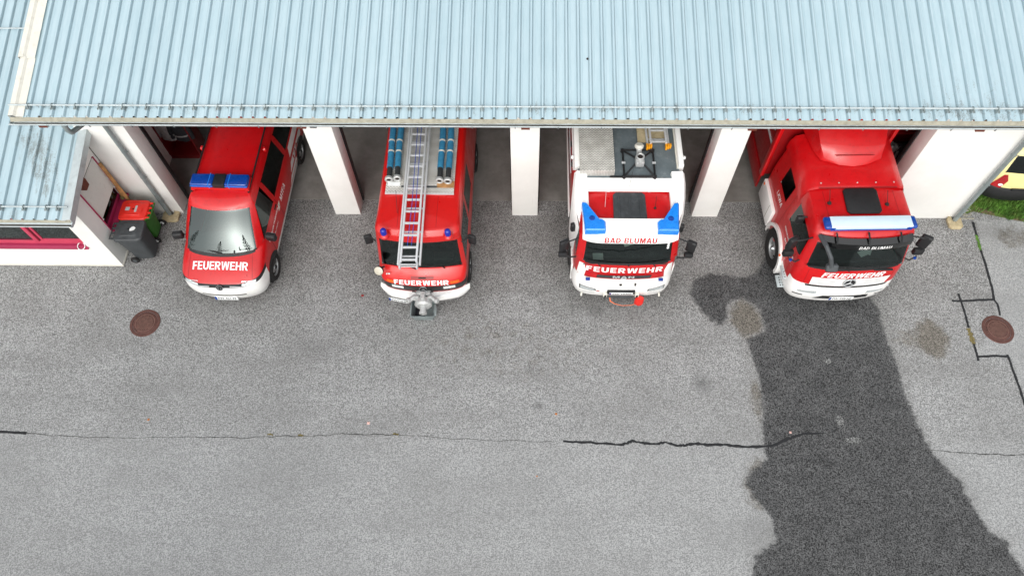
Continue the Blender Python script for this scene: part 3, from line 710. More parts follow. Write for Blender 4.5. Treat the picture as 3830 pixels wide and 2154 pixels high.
# front wall with a window opening, right wall with a shuttered opening
WX0, WX1, WZ0, WZ1 = -12.15, -9.945, .83, 2.05
for a, b in (((-14.5, AY, 0), (AX, AY+.3, WZ0)), ((-14.5, AY, WZ1), (AX, AY+.3, 2.52)), ((WX1, AY, WZ0), (AX, AY+.3, WZ1)), ((-14.5, AY, WZ0), (WX0, AY+.3, WZ1))):
    MB().box(a, b).build('front_wall', 'plaster', an)
SY0, SY1, SZ0, SZ1 = -1.10, -.10, .86, 2.30
for a, b in (((AX-.3, AY+.3, 0), (AX, -.005, SZ0)), ((AX-.3, AY+.3, SZ1), (AX, -.005, 2.62)), ((AX-.3, AY+.3, SZ0), (AX, SY0, SZ1)), ((AX-.3, SY1, SZ0), (AX, -.005, SZ1))):
    MB().box(a, b).build('side_wall', 'plaster', an)
MB().box((-14.5, AY-.012, 0), (AX+.012, AY+.02, .055), .004).build('plinth', 'cream_white', an)
MB().box((AX-.02, AY+.03, 0), (AX+.012, -.01, .055), .004).build('plinth', 'cream_white', an)
# roof
ar = MB().box((-14.4, AY+.06, 2.53), (AX-.05, AY+.2, 2.60)).build('roof', 'rafter_wood', an)
def annex_dirt(x, y):
    d = 0
    for c, w, s in ((-10.35, .28, .9), (-10.02, .22, .7), (-9.75, .2, .55), (-10.75, .12, .35)): d += s*math.exp(-((x-c)/w)**2)
    return min(1, d+.15)*(.55+.45*math.sin(y*3+x*4))
AP = .235; xs = AX+.13-AP*4-.04
while xs > -15:
    sheet(xs, 4, -1.96, 8.5, az, 'roof_sheet', ar, AP, annex_dirt); xs -= 4*AP
xe = AX+.13-.04
V = []; prof = [(xe-.02, .012), (xe+.06, .02), (xe+.115, .045), (xe+.16, .045), (xe+.185, .06), (xe+.19, -.12)]
for y in (-1.98, 2.2):
    for x, z in prof: V.append((x, y, az(y)+z))
n = len(prof); MB().quads(V, [(i, i+1, n+i+1, n+i) for i in range(n-1)]).build('verge_flashing', 'galv_light', ar)
ag = gutter(-14.5, xe+.18, -2.02, 2.50, .07, an)
MB().box((-14.4, -2.045, 2.425), (xe+.16, -1.995, 2.440)).build('silt', 'silt', ag)
V = []
for i in range(41):
    x = -14.4+(xe+.16+14.4)*i/40; V += [(x, -1.955, az(-1.955)-.003), (x, -2.0, 2.515)]
MB().quads(V, [(2*i, 2*i+1, 2*i+3, 2*i+2) for i in range(40)]).build('drip_edge', 'sand_strip', ar)
ya = -1.72
asg = MB().tube([(-14, ya, az(ya)+.07), (xe+.09, ya, az(ya)+.07)], .016, 8).build('snow_guard', 'galv_light', an)
for k in (.5, 1.5, 3.5, 5.5, 7.5):
    b = sg_bracket(asg); b.location = (AX+.13-.04-k*AP, ya, az(ya)-.008); b.rotation_euler.x = math.atan(.242)
asg2 = MB().tube([(-14, 2.35, az(2.35)+.07), (-10.15, 2.35, az(2.35)+.07)], .016, 8).build('snow_guard', 'galv_light', an)
b = sg_bracket(asg2); b.location = (AX+.13-.04-3.5*AP, 2.35, az(2.35)-.008); b.rotation_euler.x = math.atan(.242)
p = atx(316, 683, xe+.1); MB().prism([(p.y-.09, p.z-.16), (p.y+.07, p.z-.16), (p.y+.09, p.z), (p.y+.07, p.z+.16), (p.y-.09, p.z+.16)], AX, p.x, 'x').build('purlin_end', 'rafter_wood', an)
# front window
wn = MB().box((WX0, AY+.02, WZ0), (WX1, AY+.13, WZ0+.05)).build('window', 'magenta', an)
MB().quads([(WX0-.02, AY-.05, WZ0+.0), (WX1+.02, AY-.05, WZ0+.0), (WX1+.02, AY+.06, WZ0+.055), (WX0-.02, AY+.06, WZ0+.055), (WX0-.02, AY-.05, WZ0-.025), (WX1+.02, AY-.05, WZ0-.025), (WX1+.02, AY+.06, WZ0-.02), (WX0-.02, AY+.06, WZ0-.02)],
    [(0, 1, 2, 3), (4, 5, 6, 7), (0, 1, 5, 4), (1, 2, 6, 5), (2, 3, 7, 6), (3, 0, 4, 7)]).build('sill', 'magenta', wn)
MX = -11.04
for a, b in (((WX0, AY+.06, WZ0+.05), (WX1, AY+.13, WZ0+.15)), ((WX1-.07, AY+.06, WZ0+.15), (WX1, AY+.13, WZ1)), ((WX0, AY+.06, WZ0+.15), (WX0+.07, AY+.13, WZ1)), ((WX0, AY+.06, WZ1-.07), (WX1, AY+.13, WZ1)), ((MX-.05, AY+.04, WZ0+.15), (MX+.05, AY+.13, WZ1-.07)), ((MX+.09, AY+.07, WZ0+.152), (MX+.15, AY+.13, WZ1-.072)), ((MX+.15, AY+.07, WZ0+.152), (WX1-.072, AY+.13, WZ0+.21))):
    MB().box(a, b, .008).build('frame', 'magenta_light', wn)
for a, b in ((WX0+.07, MX-.05), (MX+.15, WX1-.07)):
    MB().box((a, AY+.09, WZ0+.15), (b, AY+.096, WZ1-.07)).build('pane', 'glass_house', wn)
MB().box((MX+.05, AY+.09, WZ0+.15), (MX+.09, AY+.11, WZ1-.07)).build('seal', 'black_plastic', wn)
MB().lathe([(.075, 0), (.085, .004), (.095, 0)], 24, Mrot((WX1-.13, AY-.002, WZ0+.047), rx=R(27)), cap=False).build('sticker', 'paper', wn)
# room behind the window
rf = MB().box((-14.2, AY+.3, .0), (AX-.3, 3.5, .03)).build('room_floor', 'kerb', an)
MB().box((-14.2, 3.5, 0), (AX-.3, 3.6, 2.6)).build('room_wall', 'interior_wall', an)
def room_chair(x, y, rz, label):
    o = empty('office_chair', label, 'chair', (x, y, .03), rz)
    MB().box((-.23, -.22, .43), (.23, .22, .49), .03).build('seat', 'seat_cloth', o)
    MB().box((-.22, .2, .6), (.22, .25, 1.02), .02).build('backrest', 'seat_cloth', o)
    for sx in (-1, 1):
        for sy in (-1, 1): MB().tube([(.2*sx, .19*sy, .45), (.22*sx, .22*sy, 0)], .013, 6).build('leg', 'chrome', o)
        MB().tube([(.2*sx, .21, .45), (.2*sx, .235, .65)], .013, 6).build('back_post', 'chrome', o)
room_chair(-11.35, -.72, .5, 'dark office chair behind the left window pane of the annex')
room_chair(-10.35, -.55, -.3, 'dark office chair behind the right window pane of the annex')
tb = empty('desk', 'white desk with papers seen through the annex window', 'desk', (-10.75, .15, .03))
MB().box((-.75, -.35, .70), (.75, .35, .735), .005).build('desk_top', 'paper', tb)
for sx in (-1, 1):
    for sy in (-1, 1): MB().tube([(.7*sx, .3*sy, .70), (.7*sx, .3*sy, 0)], .02, 6).build('leg', 'grey_plastic', tb)
# side window with roller shutter
sw = MB().box((AX-.12, SY0, SZ0-.04), (AX+.12, SY1+.06, SZ0+.02), .006).build('shuttered_window', 'magenta', an)
V = []; F = []; ns = 27; zt = SZ1-.01; zb = 1.29; xo = AX+.004
for i in range(ns):
    z0 = zb+(zt-zb)*i/ns; z1 = zb+(zt-zb)*(i+1)/ns; b = len(V)
    for z, dx in ((z0, 0), (z0+.004, .009), ((z0+z1)/2, .013), (z1-.006, .009), (z1-.002, 0)): V += [(xo+dx, SY0+.02, z), (xo+dx, SY1-.03, z)]
    F += [(b+2*j, b+2*j+1, b+2*j+3, b+2*j+2) for j in range(4)]
o = MB().quads(V, F).build('shutter_slats', 'shutter', sw); o['kind'] = 'stuff'
for y in (SY0+.03, SY1-.05): MB().box((xo-.02, y-.02, zb-.03), (xo+.03, y+.02, zb+.005), .004).build('shutter_stop', 'paper', sw)
MB().box((AX-.02, SY0, SZ0+.02), (AX+.03, SY0+.02, SZ1), .003).build('jamb', 'magenta', sw)
MB().box((AX-.02, SY1-.03, SZ0+.02), (AX+.03, SY1, SZ1), .003).build('jamb', 'magenta', sw)
MB().box((AX-.06, SY0+.02, SZ0+.02), (AX-.03, SY1-.03, SZ0+.14), .004).build('frame', 'magenta', sw)
MB().box((AX-.055, SY0+.02, SZ0+.14), (AX-.045, SY1-.03, zb+.01)).build('pane', 'glass_house', sw)
rc = MB()
for k in range(5): rc.tube([(AX+.04+.05*math.cos(t*.7)*(1-.06*k), -.17+.075*math.sin(t*.7)*(1-.06*k), SZ0+.03+.016*k) for t in range(10)], .010, 6)
tag(rc.build('rope_coil', 'moss'), 'small brown coil of rope lying on the magenta sill', 'rope')

# ------------------------------------------------------------------ planks, bins, litter
def plank(pa, pb, w, label):
    a = aty(*pa, -.10); b = aty(*pb, -.05); d = (a-b).normalized(); b = b-d*(b.z-.02)/max(.1, d.z) if False else b
    k = (b.z-.02)/d.z; b2 = b-d*k; b2.y = -.30; L = (a-b2).length; q = (a-b2).normalized()
    rot = q.to_track_quat('Z', 'Y').to_matrix().to_4x4()
    o = MB().box((-w/2, -.02, 0), (w/2, .02, L), .004, Matrix.Translation(b2) @ rot).build('plank', 'wood')
    return tag(o, label, 'plank', 'planks leaning in the corner')
plank((372, 612), (495, 733), .075, 'longer wooden plank leaning on the white wall behind the bins')
plank((412, 662), (482, 738), .05, 'shorter dark wooden plank leaning behind the bins')
def bin_(loc, rz, body, lid, label, extra):
    o = empty('wheeled_bin', label, 'bin', loc, rz, 'wheeled bins by the annex wall')
    # local: back with handle and wheels at +x, front at -x
    b = MB(); V = []; rings = [(.10, .235, .215, -.03), (.30, .25, .23, -.03), (.70, .285, .255, -.01), (.93, .315, .275, 0)]
    def rr(hx, hy, z, cx):
        pts = []
        for k in range(24):
            a = 2*math.pi*k/24; c, s = math.cos(a), math.sin(a); e = .35
            pts.append((cx+hx*math.copysign(abs(c)**e, c), hy*math.copysign(abs(s)**e, s), z))
        return pts
    P = [rr(hx, hy, z, cx) for z, hx, hy, cx in rings]; V = [p for r_ in P for p in r_]; F = []
    for i in range(3):
        for k in range(24): F.append((i*24+k, i*24+(k+1) % 24, (i+1)*24+(k+1) % 24, (i+1)*24+k))
    F.append(tuple(range(24))[::-1])
    b.quads(V, F).build('body', body, o)
    P = [rr(.325, .285, .90, 0), rr(.335, .295, .905, 0), rr(.335, .295, .945, 0), rr(.325, .285, .95, 0)]
    MB().quads([p for r_ in P for p in r_], [(i*24+k, i*24+(k+1) % 24, (i+1)*24+(k+1) % 24, (i+1)*24+k) for i in range(3) for k in range(24)]).build('rim', body, o)
    P = [rr(.335, .285, .952, -.01), rr(.335, .285, .972, -.01), rr(.315, .262, 1.0, -.01), rr(.22, .18, 1.012, -.01), rr(.20, .165, 1.028, -.01), rr(.02, .02, 1.03, -.01)]
    l = MB().quads([p for r_ in P for p in r_], [(i*24+k, i*24+(k+1) % 24, (i+1)*24+(k+1) % 24, (i+1)*24+k) for i in range(5) for k in range(24)]).build('lid', lid, o)
    MB().tube([(.33, -.22, .955), (.40, -.22, .96), (.405, .22, .96), (.33, .22, .955)], .014, 8).build('handle', body, o)
    for y in (-.2, -.07, .07, .2): MB().box((.29, y-.018, .945), (.385, y+.018, .985), .008).build('hinge', lid if extra == 'red' else body, o)
    MB().tube([(.2, -.27, .1), (.2, .27, .1)], .014, 8).build('axle', 'black_plastic', o)
    for y in (-.26, .26):
        w = MB().lathe([(.04, -.025), (.09, -.025), (.1, -.015), (.1, .015), (.09, .025), (.04, .025)], 20, Mrot((.2, y, .1), rx=R(90))).build('wheel', 'rubber', o)
        MB().lathe([(0, -.028), (.05, -.028), (.05, .028), (0, .028)], 14, Mrot((.2, y, .1), rx=R(90)), cap=False).build('hub', 'paper' if extra == 'red' else 'grey_plastic', w)
    bv = bvh_of([l])
    if extra == 'red':
        press('label_print', [(-.13, -.05), (-.03, -.05), (-.03, .05), (-.13, .05)], (-.06, 0, 1.1), (1, 0, 0), (0, 1, 0), 'decal_grey', l, bv)
        press('label_print', [(.06, -.09), (.11, -.09), (.11, .09), (.06, .09)], (-.03, 0, 1.1), (1, 0, 0), (0, 1, 0), 'decal_grey', l, bv)
        MB().lathe([(.20, 1.012), (.20, 1.02), (.212, 1.02), (.212, 1.006)], 28, cap=False).build('raised_ring', lid, l)
    else:
        press('sticker', [(-.07, -.03), (-.02, -.07), (.03, -.05), (.06, .0), (.05, .06), (.0, .05), (-.05, .03)], (-.10, .0, 1.1), (1, 0, 0), (0, 1, 0), 'paper', l, bv)
    return o
bin_((-9.05, -.60, 0), 0, 'bin_green', 'bin_red', 'green wheeled bin with a bright red lid', 'red')
bin_((-9.03, -1.16, 0), math.pi+.03, 'bin_grey', 'bin_grey', 'dark grey wheeled bin with a white sticker on its lid', 'grey')
def litter(px, m, label, s=.034):
    c = atz(*px); pts = [(s*math.cos(a)*(1 if k % 2 else .6), s*math.sin(a)*(1 if k % 2 else .6)) for k, a in enumerate(np.linspace(0, 2*math.pi, 9)[:-1])]
    b = MB(); V = [(0, 0, .018)]+[(x, y, .004+.01*(k % 2)) for k, (x, y) in enumerate(pts)]; b.quads(V, [(0, i, i % 8+1) for i in range(1, 9)])
    o = b.build('fallen_leaf', m); o.location = (c.x, c.y, 0); return tag(o, label, 'leaf')
litter((556, 1569), 'leaf_orange', 'small orange leaf lying on the yard left of centre')
litter((1378, 1582), 'leaf_pink', 'pale pink leaf lying just above the paving joint', .045)
litter((2956, 1617), 'leaf_pink', 'pale pink leaf lying on the dark wet asphalt', .035)
litter((2080, 1548), 'leaf_orange', 'small orange leaf near the round oil spot')
litter((2008, 1780), 'leaf_orange', 'small orange leaf low in the middle of the yard', .022)
litter((130, 1550), 'paper', 'tiny white scrap near the left edge of the yard', .02)
litter((1356, 1106), 'red_dark', 'small dark red scrap on the asphalt beside the old fire truck', .045)

# ------------------------------------------------------------------ grass, gravel, kerb on the right
g0 = MB().quads([(XR, .02, .004), (10.9, .22-.02, .004), (12.05, -.10, .004), (14, -.2, .004), (30, -.2, .004), (30, 30, .004), (XR, 30, .004)], [(0, 1, 2, 3, 4, 5, 6)]).build('verge_ground', 'soil'); g0['kind'] = 'structure'
V = []; F = []; rg = random.Random(3)
for _ in range(34000):
    x = rg.uniform(10.75, 13.6); y = rg.uniform(-.22, 1.8); e = .24-(x-10.9)*.27 if x < 12.05 else -.08-(x-12)*.05
    e += .05*math.sin(x*9)+.03*math.sin(x*23)
    if y < e: continue
    pr = .25+.75*(.5+.5*math.sin(x*5.1+y*3)*math.cos(y*6.3-x*2))
    if x < 11.05+.2*math.sin(y*9): pr *= .25
    if rg.random() > pr: continue
    h = rg.uniform(.06, .17)*(.6+.6*pr); a = rg.uniform(0, 6.28); w = rg.uniform(.004, .008); l = rg.uniform(.02, .09); b = len(V)
    dx, dy = math.cos(a), math.sin(a)
    V += [(x-dy*w, y+dx*w, .004), (x+dy*w, y-dx*w, .004), (x+dx*l*.4+dy*w*.7, y+dy*l*.4-dx*w*.7, h*.65), (x+dx*l*.4-dy*w*.7, y+dy*l*.4+dx*w*.7, h*.65), (x+dx*l, y+dy*l, h)]
    F += [(b, b+1, b+2, b+3), (b+3, b+2, b+4)]
me = bpy.data.meshes.new('grass'); me.from_pydata(V, [], F); gr = link('grass', me, 'grass'); gr['kind'] = 'stuff'; gr['label'] = 'rough green grass growing beside the white wall under the yellow car'; gr['category'] = 'grass'
V = []; F = []
for _ in range(900):
    x = rg.uniform(10.42, 10.85); y = rg.uniform(.05, 1.6); s = rg.uniform(.008, .022); b = len(V)
    for dx, dy, dz in ((1, 0, 0), (0, 1, 0), (-1, 0, 0), (0, -1, 0), (.2, .1, .9)): V.append((x+dx*s*rg.uniform(.7, 1.3), y+dy*s*rg.uniform(.7, 1.3), .004+dz*s))
    F += [(b, b+1, b+4), (b+1, b+2, b+4), (b+2, b+3, b+4), (b+3, b, b+4)]
me = bpy.data.meshes.new('gravel'); me.from_pydata(V, [], F); gv = link('gravel', me, 'kerb'); gv['kind'] = 'stuff'; gv['label'] = 'pale gravel strip along the corner of the white wall'; gv['category'] = 'gravel'
kb = MB().box((10.52, -.03, 0), (10.86, .015, .022), .008).build('kerb', 'kerb'); kb['kind'] = 'structure'
# ------------------------------------------------------------------ vehicles: shared pieces
# local frame of every vehicle: x to the right of the picture, y to the rear (0 = front bumper), z up
def cab_grid(rows, ysides, yrear, k1=.45, k2=.86):
    P = []
    for zf, zs, yf, c1, c2, c3, w, yr in rows:
        zz = lambda t: zf+(zs-zf)*t
        row = [(0, yf, zz(0)), (k1*w, yf+c1, zz(.1)), (k2*w, yf+c2, zz(.55)), (w, yf+c3, zs)]
        prev = yf+c3; ye = (yrear if yr is None else yr)
        for j, y in enumerate(ysides):
            y2 = max(y, prev+.03); y2 = min(y2, ye-.03*(len(ysides)-j)); row.append((w, y2, zs)); prev = y2
        row += [(w, ye, zs), (.55*w, ye+.015, zs), (0, ye+.015, zs)]
        P.append(row)
    return P
def wheel(parent, x, y, r, w, s, rim='steel_rim', rr=.62, hub=None, dual=False):
    """s = +1 outer face to +x"""
    M = Mrot((x, y, r), ry=R(90)*s)
    t = MB().lathe([(rr*r, -w/2), (r*.9, -w/2), (r*.985, -w*.36), (r, -w*.2), (r, w*.2), (r*.985, w*.36), (r*.9, w/2), (rr*r*1.03, w/2), (rr*r, w*.42)], 36, M, cap=False)
    wo = t.build('wheel', 'rubber', parent)
    p = [(rr*r, w*.42), (rr*r*.94, w*.40), (rr*r*.88, w*.22), (rr*r*.70, w*.18), (rr*r*.62, w*.30), (rr*r*.30, w*.34), (rr*r*.26, w*.42), (0, w*.43)]
    MB().lathe(p, 36, M, cap=False).build('rim', rim, wo)
    for k in range(12):
        a = 2*math.pi*k/12
        MB().lathe([(0, .012), (.022*r/.34, .012), (.022*r/.34, 0)], 8, M @ Mrot((rr*r*.79*math.cos(a), rr*r*.79*math.sin(a), w*.195))).build('rim_slot', 'iron_dark', wo)
    MB().lathe([(0, .035), (rr*r*.2, .03), (rr*r*.24, 0)], 20, M @ Mrot((0, 0, w*.42)), cap=False).build('hub_cap', hub or 'black_plastic', wo)
    return wo
def arch(parent, bv, x, y, z, r, s, m='black_plastic'):
    pl = [(r*math.cos(a), r*math.sin(a)) for a in np.linspace(-.55, math.pi+.55, 22)]
    return press('wheel_arch', pl if s > 0 else pl, (x, y, z), (0, s, 0), (0, 0, 1), m, parent, bv, .004, .08)
def plate(parent, c, w, txt, tilt=0., rz=0, bandw=.045):
    o = MB().box((-w/2, -.006, -.06), (w/2, .006, .06), .003, Mrot(c, rx=tilt, rz=rz)).build('number_plate', 'paper', parent)
    MB().box((-w/2, -.0085, -.057), (-w/2+bandw, -.0065, .057), 0, Mrot(c, rx=tilt, rz=rz)).build('blue_band', 'blue_lens', o)
    M3 = Mrot(c, rx=tilt, rz=rz); ax = M3.to_3x3() @ Vector((1, 0, 0)); az_ = M3.to_3x3() @ Vector((0, 0, 1)); org = M3 @ Vector((bandw/2, -.0065, 0))
    lettering('characters', txt, w*.80, .075, org, ax, az_, 'decal_black', o, None, .002, bold=.01); return o
def wiper(parent, a, b, c=None):
    """blade from a to b, arm from c to the blade's middle"""
    a, b = Vector(a), Vector(b); o = MB().tube([a, b], .009, 6).build('wiper', 'black_plastic', parent)
    if c is not None: MB().tube([Vector(c), (Vector(c)+(a+b)/2)/2+Vector((0, -.015, .02)), (a+b)/2], [.014, .011, .008], 6).build('arm', 'black_plastic', o)
    return o
def seat(parent, x, y, z, m='seat_cloth'):
    o = MB().box((x-.24, y-.25, z), (x+.24, y+.22, z+.14), .05).build('seat', m, parent)
    MB().box((x-.23, y+.16, z+.1), (x+.23, y+.30, z+.72), .05, Mrot((0, 0, 0))).build('seat_back', m, o)
    MB().box((x-.13, y+.2, z+.74), (x+.13, y+.29, z+.92), .04).build('headrest', m, o); return o
def steering(parent, c, r, tilt):
    M = Mrot(c, rx=tilt)
    b = MB().tube([M @ Vector((r*math.cos(a), r*math.sin(a), 0)) for a in np.linspace(0, 2*math.pi, 25)], .016, 8, caps=False)
    b.tube([M @ Vector((-r, 0, 0)), M @ Vector((r, 0, 0))], .018, 6).tube([M @ Vector((0, 0, 0)), M @ Vector((0, -r, 0))], .018, 6).tube([M @ Vector((0, 0, 0)), M @ Vector((0, .1, -.35))], .03, 8)
    return b.build('steering_wheel', 'black_plastic', parent)
def mirror(parent, name, stalk, c, size, rz=0, rx=0, m='black_plastic', sr=.016):
    """housing with a rounded box and a mirror face turned to the rear; stalk: points of the arm"""
    M = Mrot(c, rx=rx, rz=rz); w, d, h = size
    o = MB().box((-w/2, -d/2, -h/2), (w/2, d/2, h/2), min(w, d, h)*.35, M, 3).build(name, m, parent)
    MB().box((-w*.42, d/2-.002, -h*.43), (w*.42, d/2+.004, h*.43), .002, M).build('mirror_glass', 'chrome', o)
    if stalk: MB().tube(stalk, sr, 8).build('arm', m, o)
    return o
def star(parent, c, r, tilt, m='chrome'):
    M = Mrot(c, rx=tilt); b = MB()
    b.tube([M @ Vector((r*math.cos(a), r*math.sin(a), .006)) for a in np.linspace(0, 2*math.pi, 25)], r*.09, 6, caps=False)
    for k in range(3):
        a = math.pi/2+k*2*math.pi/3; b.tube([M @ Vector((0, 0, .008)), M @ Vector((r*math.cos(a), r*math.sin(a), .006))], [r*.13, r*.03], 6)
    o = b.build('badge', m, parent); MB().lathe([(0, .002), (r, .002), (r, -.01)], 20, M, cap=False).build('badge_disc', 'black_plastic', o); return o
def scaf(parent, name, a, b, m): return MB().tube([a, b], .012, 6).build(name, m, parent)
# ------------------------------------------------------------------ red and white van
def make_van():
    o = empty('fire_van', 'red and white fire service van with a flat blue light bar', 'van', (-6.71, -2.60, 0), -.016)
    rows = [  # zf, zs, yf, c1, c2, c3, w, yrear
        (.22, .24, .10, .03, .16, .42, .89, 5.20), (.44, .46, .02, .025, .15, .42, .955, 5.27), (.66, .68, .03, .025, .15, .41, .96, 5.29), (.78, .84, .055, .025, .145, .41, .955, 5.28),
        (.86, .91, .10, .025, .145, .44, .95, 5.26), (1.01, 1.03, .34, .03, .14, .46, .93, 5.25), (1.115, 1.12, .66, .03, .14, .40, .90, 5.24), (1.155, 1.15, .715, .03, .14, .40, .895, 5.23), (1.485, 1.43, 1.055, .03, .14, .33, .825, 5.20),
        (1.755, 1.71, 1.46, .03, .13, .22, .745, 5.16), (1.82, 1.80, 1.54, .02, .09, .16, .715, 5.12), (1.895, 1.88, 1.74, .02, .06, .08, .65, 5.06), (1.935, 1.93, 2.0, .0, .02, .04, .36, 4.98), (1.94, 1.935, 2.02, 0, .0, .01, 0, 4.95)]
    ys = [1.62, 2.16, 2.28, 3.52, 3.64, 4.86]
    P = cab_grid(rows, ys, 5.28, .46, .875)
    def reg(i, k):
        if i <= 2 and k <= 2: return 'bumper'
        if i == 3 and k <= 1: return 'grille'
        if i == 3 and k == 2: return 'lamp'
        if i == 0: return 'sill'
        if i in (7, 8) and k <= 1: return 'ws'
        if i == 6 and k <= 1: return 'cowl'
        if i in (7, 8) and k in (3, 4): return 'swf'
        if i in (7, 8) and k in (6, 8): return 'sw%d' % k
        if i in (7, 8) and k >= 10: return 'rw'
        if i >= 11: return 'roof'
        return 'body'
    nm = {'bumper': ('bumper', 'white'), 'grille': ('grille', 'black_plastic'), 'lamp': ('headlight_housing', 'black_plastic', True), 'sill': ('sill', 'white'), 'ws': ('windscreen', 'glass_van'), 'cowl': ('cowl', 'black_plastic'),
          'swf': ('door_window', 'glass_side', True), 'sw6': ('side_window', 'glass_side', True), 'sw8': ('side_window', 'glass_side', True), 'rw': ('rear_window', 'glass_side'), 'roof': ('roof', 'red'), 'body': ('body', 'red')}
    cr = [((3, 0), (3, 3), .5), ((4, 0), (4, 3), .7), ((6, 0), (6, 3), .6), ((7, 0), (7, 2), .9), ((9, 0), (9, 2), .9), ((7, 2), (9, 2), .9), ((11, 3), (11, 11), .35), ((3, 1), (4, 1), .6), ((7, 3), (7, 10), .6), ((9, 3), (9, 10), .5), ((0, 0), (0, 12), 1.), ((1, 3), (1, 10), .5)]
    cr += [((7, k), (9, k), .8) for k in (3, 5, 6, 7, 8, 9)]
    pt = subsurf_split(P, reg, nm, o, cr, 3, [(7, 2), (9, 2), (7, 3), (9, 3)]+[(r, k) for r in (7, 9) for k in (5, 6, 7, 8, 9)])
    bv = bvh_of(list(pt.values()))
    # hood lettering, badge, slots, plate
    lettering('hood_lettering', 'FEUERWEHR', 1.23, .185, (0, .40, 1.3), (1, 0, 0), (0, .95, .31), 'decal_white', pt['body'], bv, .005, weight=.20, gap=.10)
    star_ = MB().lathe([(.062, 0), (.068, .012), (.078, .012), (.08, 0)], 24, Mrot((0, .055, .82), rx=R(68)), cap=False)
    M_ = Mrot((0, .049, .82), rx=R(68))
    star_.tube([M_ @ Vector(p) for p in ((-.048, .035, .004), (-.015, -.05, .004), (0, -.005, .004), (.015, -.05, .004), (.048, .035, .004))], .007, 6).tube([M_ @ Vector(p) for p in ((-.022, .06, .004), (0, .015, .004), (.022, .06, .004))], .007, 6)
    bd = star_.build('badge', 'chrome', pt['grille']); MB().lathe([(0, .001), (.066, .001)], 20, M_, cap=False).build('badge_disc', 'black_plastic', bd)
    for x in (-.36, .36): MB().box((x-.13, .06, .825), (x+.13, .09, .838), .003).build('chrome_strip', 'alu', pt['grille'])
    press('air_slot', [(-.5, -.018), (.5, -.018), (.5, .022), (-.5, .022)], (0, -.2, .50), (1, 0, 0), (0, 0, 1), 'black_plastic', pt['bumper'], bv, .004)
    plate(o, (0, .04, .36), .52, 'FW 451 FF', R(-8))
    for s in (-1, 1):
        sl_ = press('headlight', [(-.17, -.045), (.16, -.03), (.19, .03), (-.12, .05)] if s > 0 else [(-.16, -.03), (.17, -.045), (.12, .05), (-.19, .03)], (.74*s, -.1, .845), (1, .42*s, 0), (0, 0, 1), 'lamp_clear', pt['lampR' if s > 0 else 'lampL'], bv, .006, .05)
        MB().box((s*.62-.015, .08, .5), (s*.62+.015, .1, .5), 0) if False else None
    for s in (-1, 1): press('hood_gap', [(-.004, -.34), (.004, -.34), (.004+.03*-s, .26), (-.004+.03*-s, .26)], (.72*s, .44, 1.3), (1, 0, 0), (0, .95, .31), 'red_dark', pt['body'], bv, .003)
    # interior
    it = MB().box((-.80, .88, .92), (.80, 1.35, 1.13), .06).build('dashboard', 'interior', o)
    MB().box((-.84, .6, .3), (.84, 5.1, .5)).build('cabin_floor', 'interior', o)
    steering(o, (.4, 1.36, 1.19), .19, R(-35))
    for x in (-.45, .45): seat(o, x, 1.95, .72)
    seat(o, -.0, 3.0, .7); seat(o, .5, 3.0, .7); seat(o, -.5, 3.0, .7); seat(o, .5, 4.0, .7); seat(o, -.3, 4.0, .7)
    MB().box((-.12, 1.40, 1.62), (.12, 1.43, 1.70), .012).build('rear_view_mirror', 'grey_plastic', o)
    # wheels
    for s in (-1, 1):
        for y in (.90, 4.30):
            arch(pt['body'], bv, .9*s, y, .355, .39, s); wheel(o, .85*s, y, .335, .215, s)
        # black roof rails with feet
        MB().tube([(.63*s, 1.85, 1.905), (.64*s, 2.3, 1.93), (.64*s, 4.9, 1.928)], .020, 8).build('roof_rail', 'black_plastic', o)
        M_ = Mrot((.74*s, 3.1, 1.80)); MB().lathe([(.0, .05), (.05, .045), (.065, 0)], 16, Mrot((.715*s, 3.12, 1.84), ry=R(70)*s), cap=False).build('side_marker', 'red', o)
        mirror(o, 'mirror', [(.88*s, 1.22, 1.17), (.97*s, 1.18, 1.17)], (1.05*s, 1.16, 1.20), (.24, .13, .19), rz=-.15*s)
        MB().box((.905*s-.012, 2.0, 1.03), (.905*s+.035*s, 2.16, 1.065), .012).build('door_handle', 'black_plastic', o)
        # black sill trim under the door glass and the shut line of the doors
        press('shut_line', [(-.006, -.55), (.006, -.55), (.006, .2), (-.006, .2)], (.9*s, 2.22, .95), (0, s, 0), (0, 0, 1), 'black_plastic', pt['body'], bv, .003)
        press('shut_line', [(-.006, -.5), (.006, -.5), (.006, .2), (-.006, .2)], (.9*s, 1.25, .9), (0, s, 0), (0, 0, 1), 'black_plastic', pt['body'], bv, .003)
    # white graphics on the right-hand flank
    sd = dict(parent=pt['body'], bvh=bv)
    F_ = lambda nm_, pl, m: press(nm_, pl, (.95, 0, 0), (0, 1, 0), (0, 0, 1), m, pt['body'], bv, .004, .12)
    F_('white_stripe', [(1.42, .40), (3.85, .40), (3.85, .50), (1.42, .50)], 'white')
    F_('white_stripe', [(3.10, .52), (3.92, .52), (3.92, .62), (3.3, .62)], 'white')
    F_('white_stripe', [(3.35, .68), (4.62, .68), (4.75, .84), (3.55, .84)], 'white')
    F_('white_stripe', [(3.62, .93), (4.95, .93), (5.05, 1.10), (3.78, 1.10)], 'white')
    lettering('side_lettering', '122', .46, .12, (.95, 4.0, .76), (0, 1, 0), (0, 0, 1), 'decal_red', pt['body'], bv, .007, bold=.02)
    lettering('side_lettering', 'MTFA', .46, .12, (.95, 2.60, .92), (0, 1, 0), (0, 0, 1), 'decal_white', pt['body'], bv, .005, weight=.17, gap=.12, shear=.2)
    F_('emblem', [(2.08, .86), (2.22, .86), (2.32, .98), (2.18, .98)], 'cream_white')
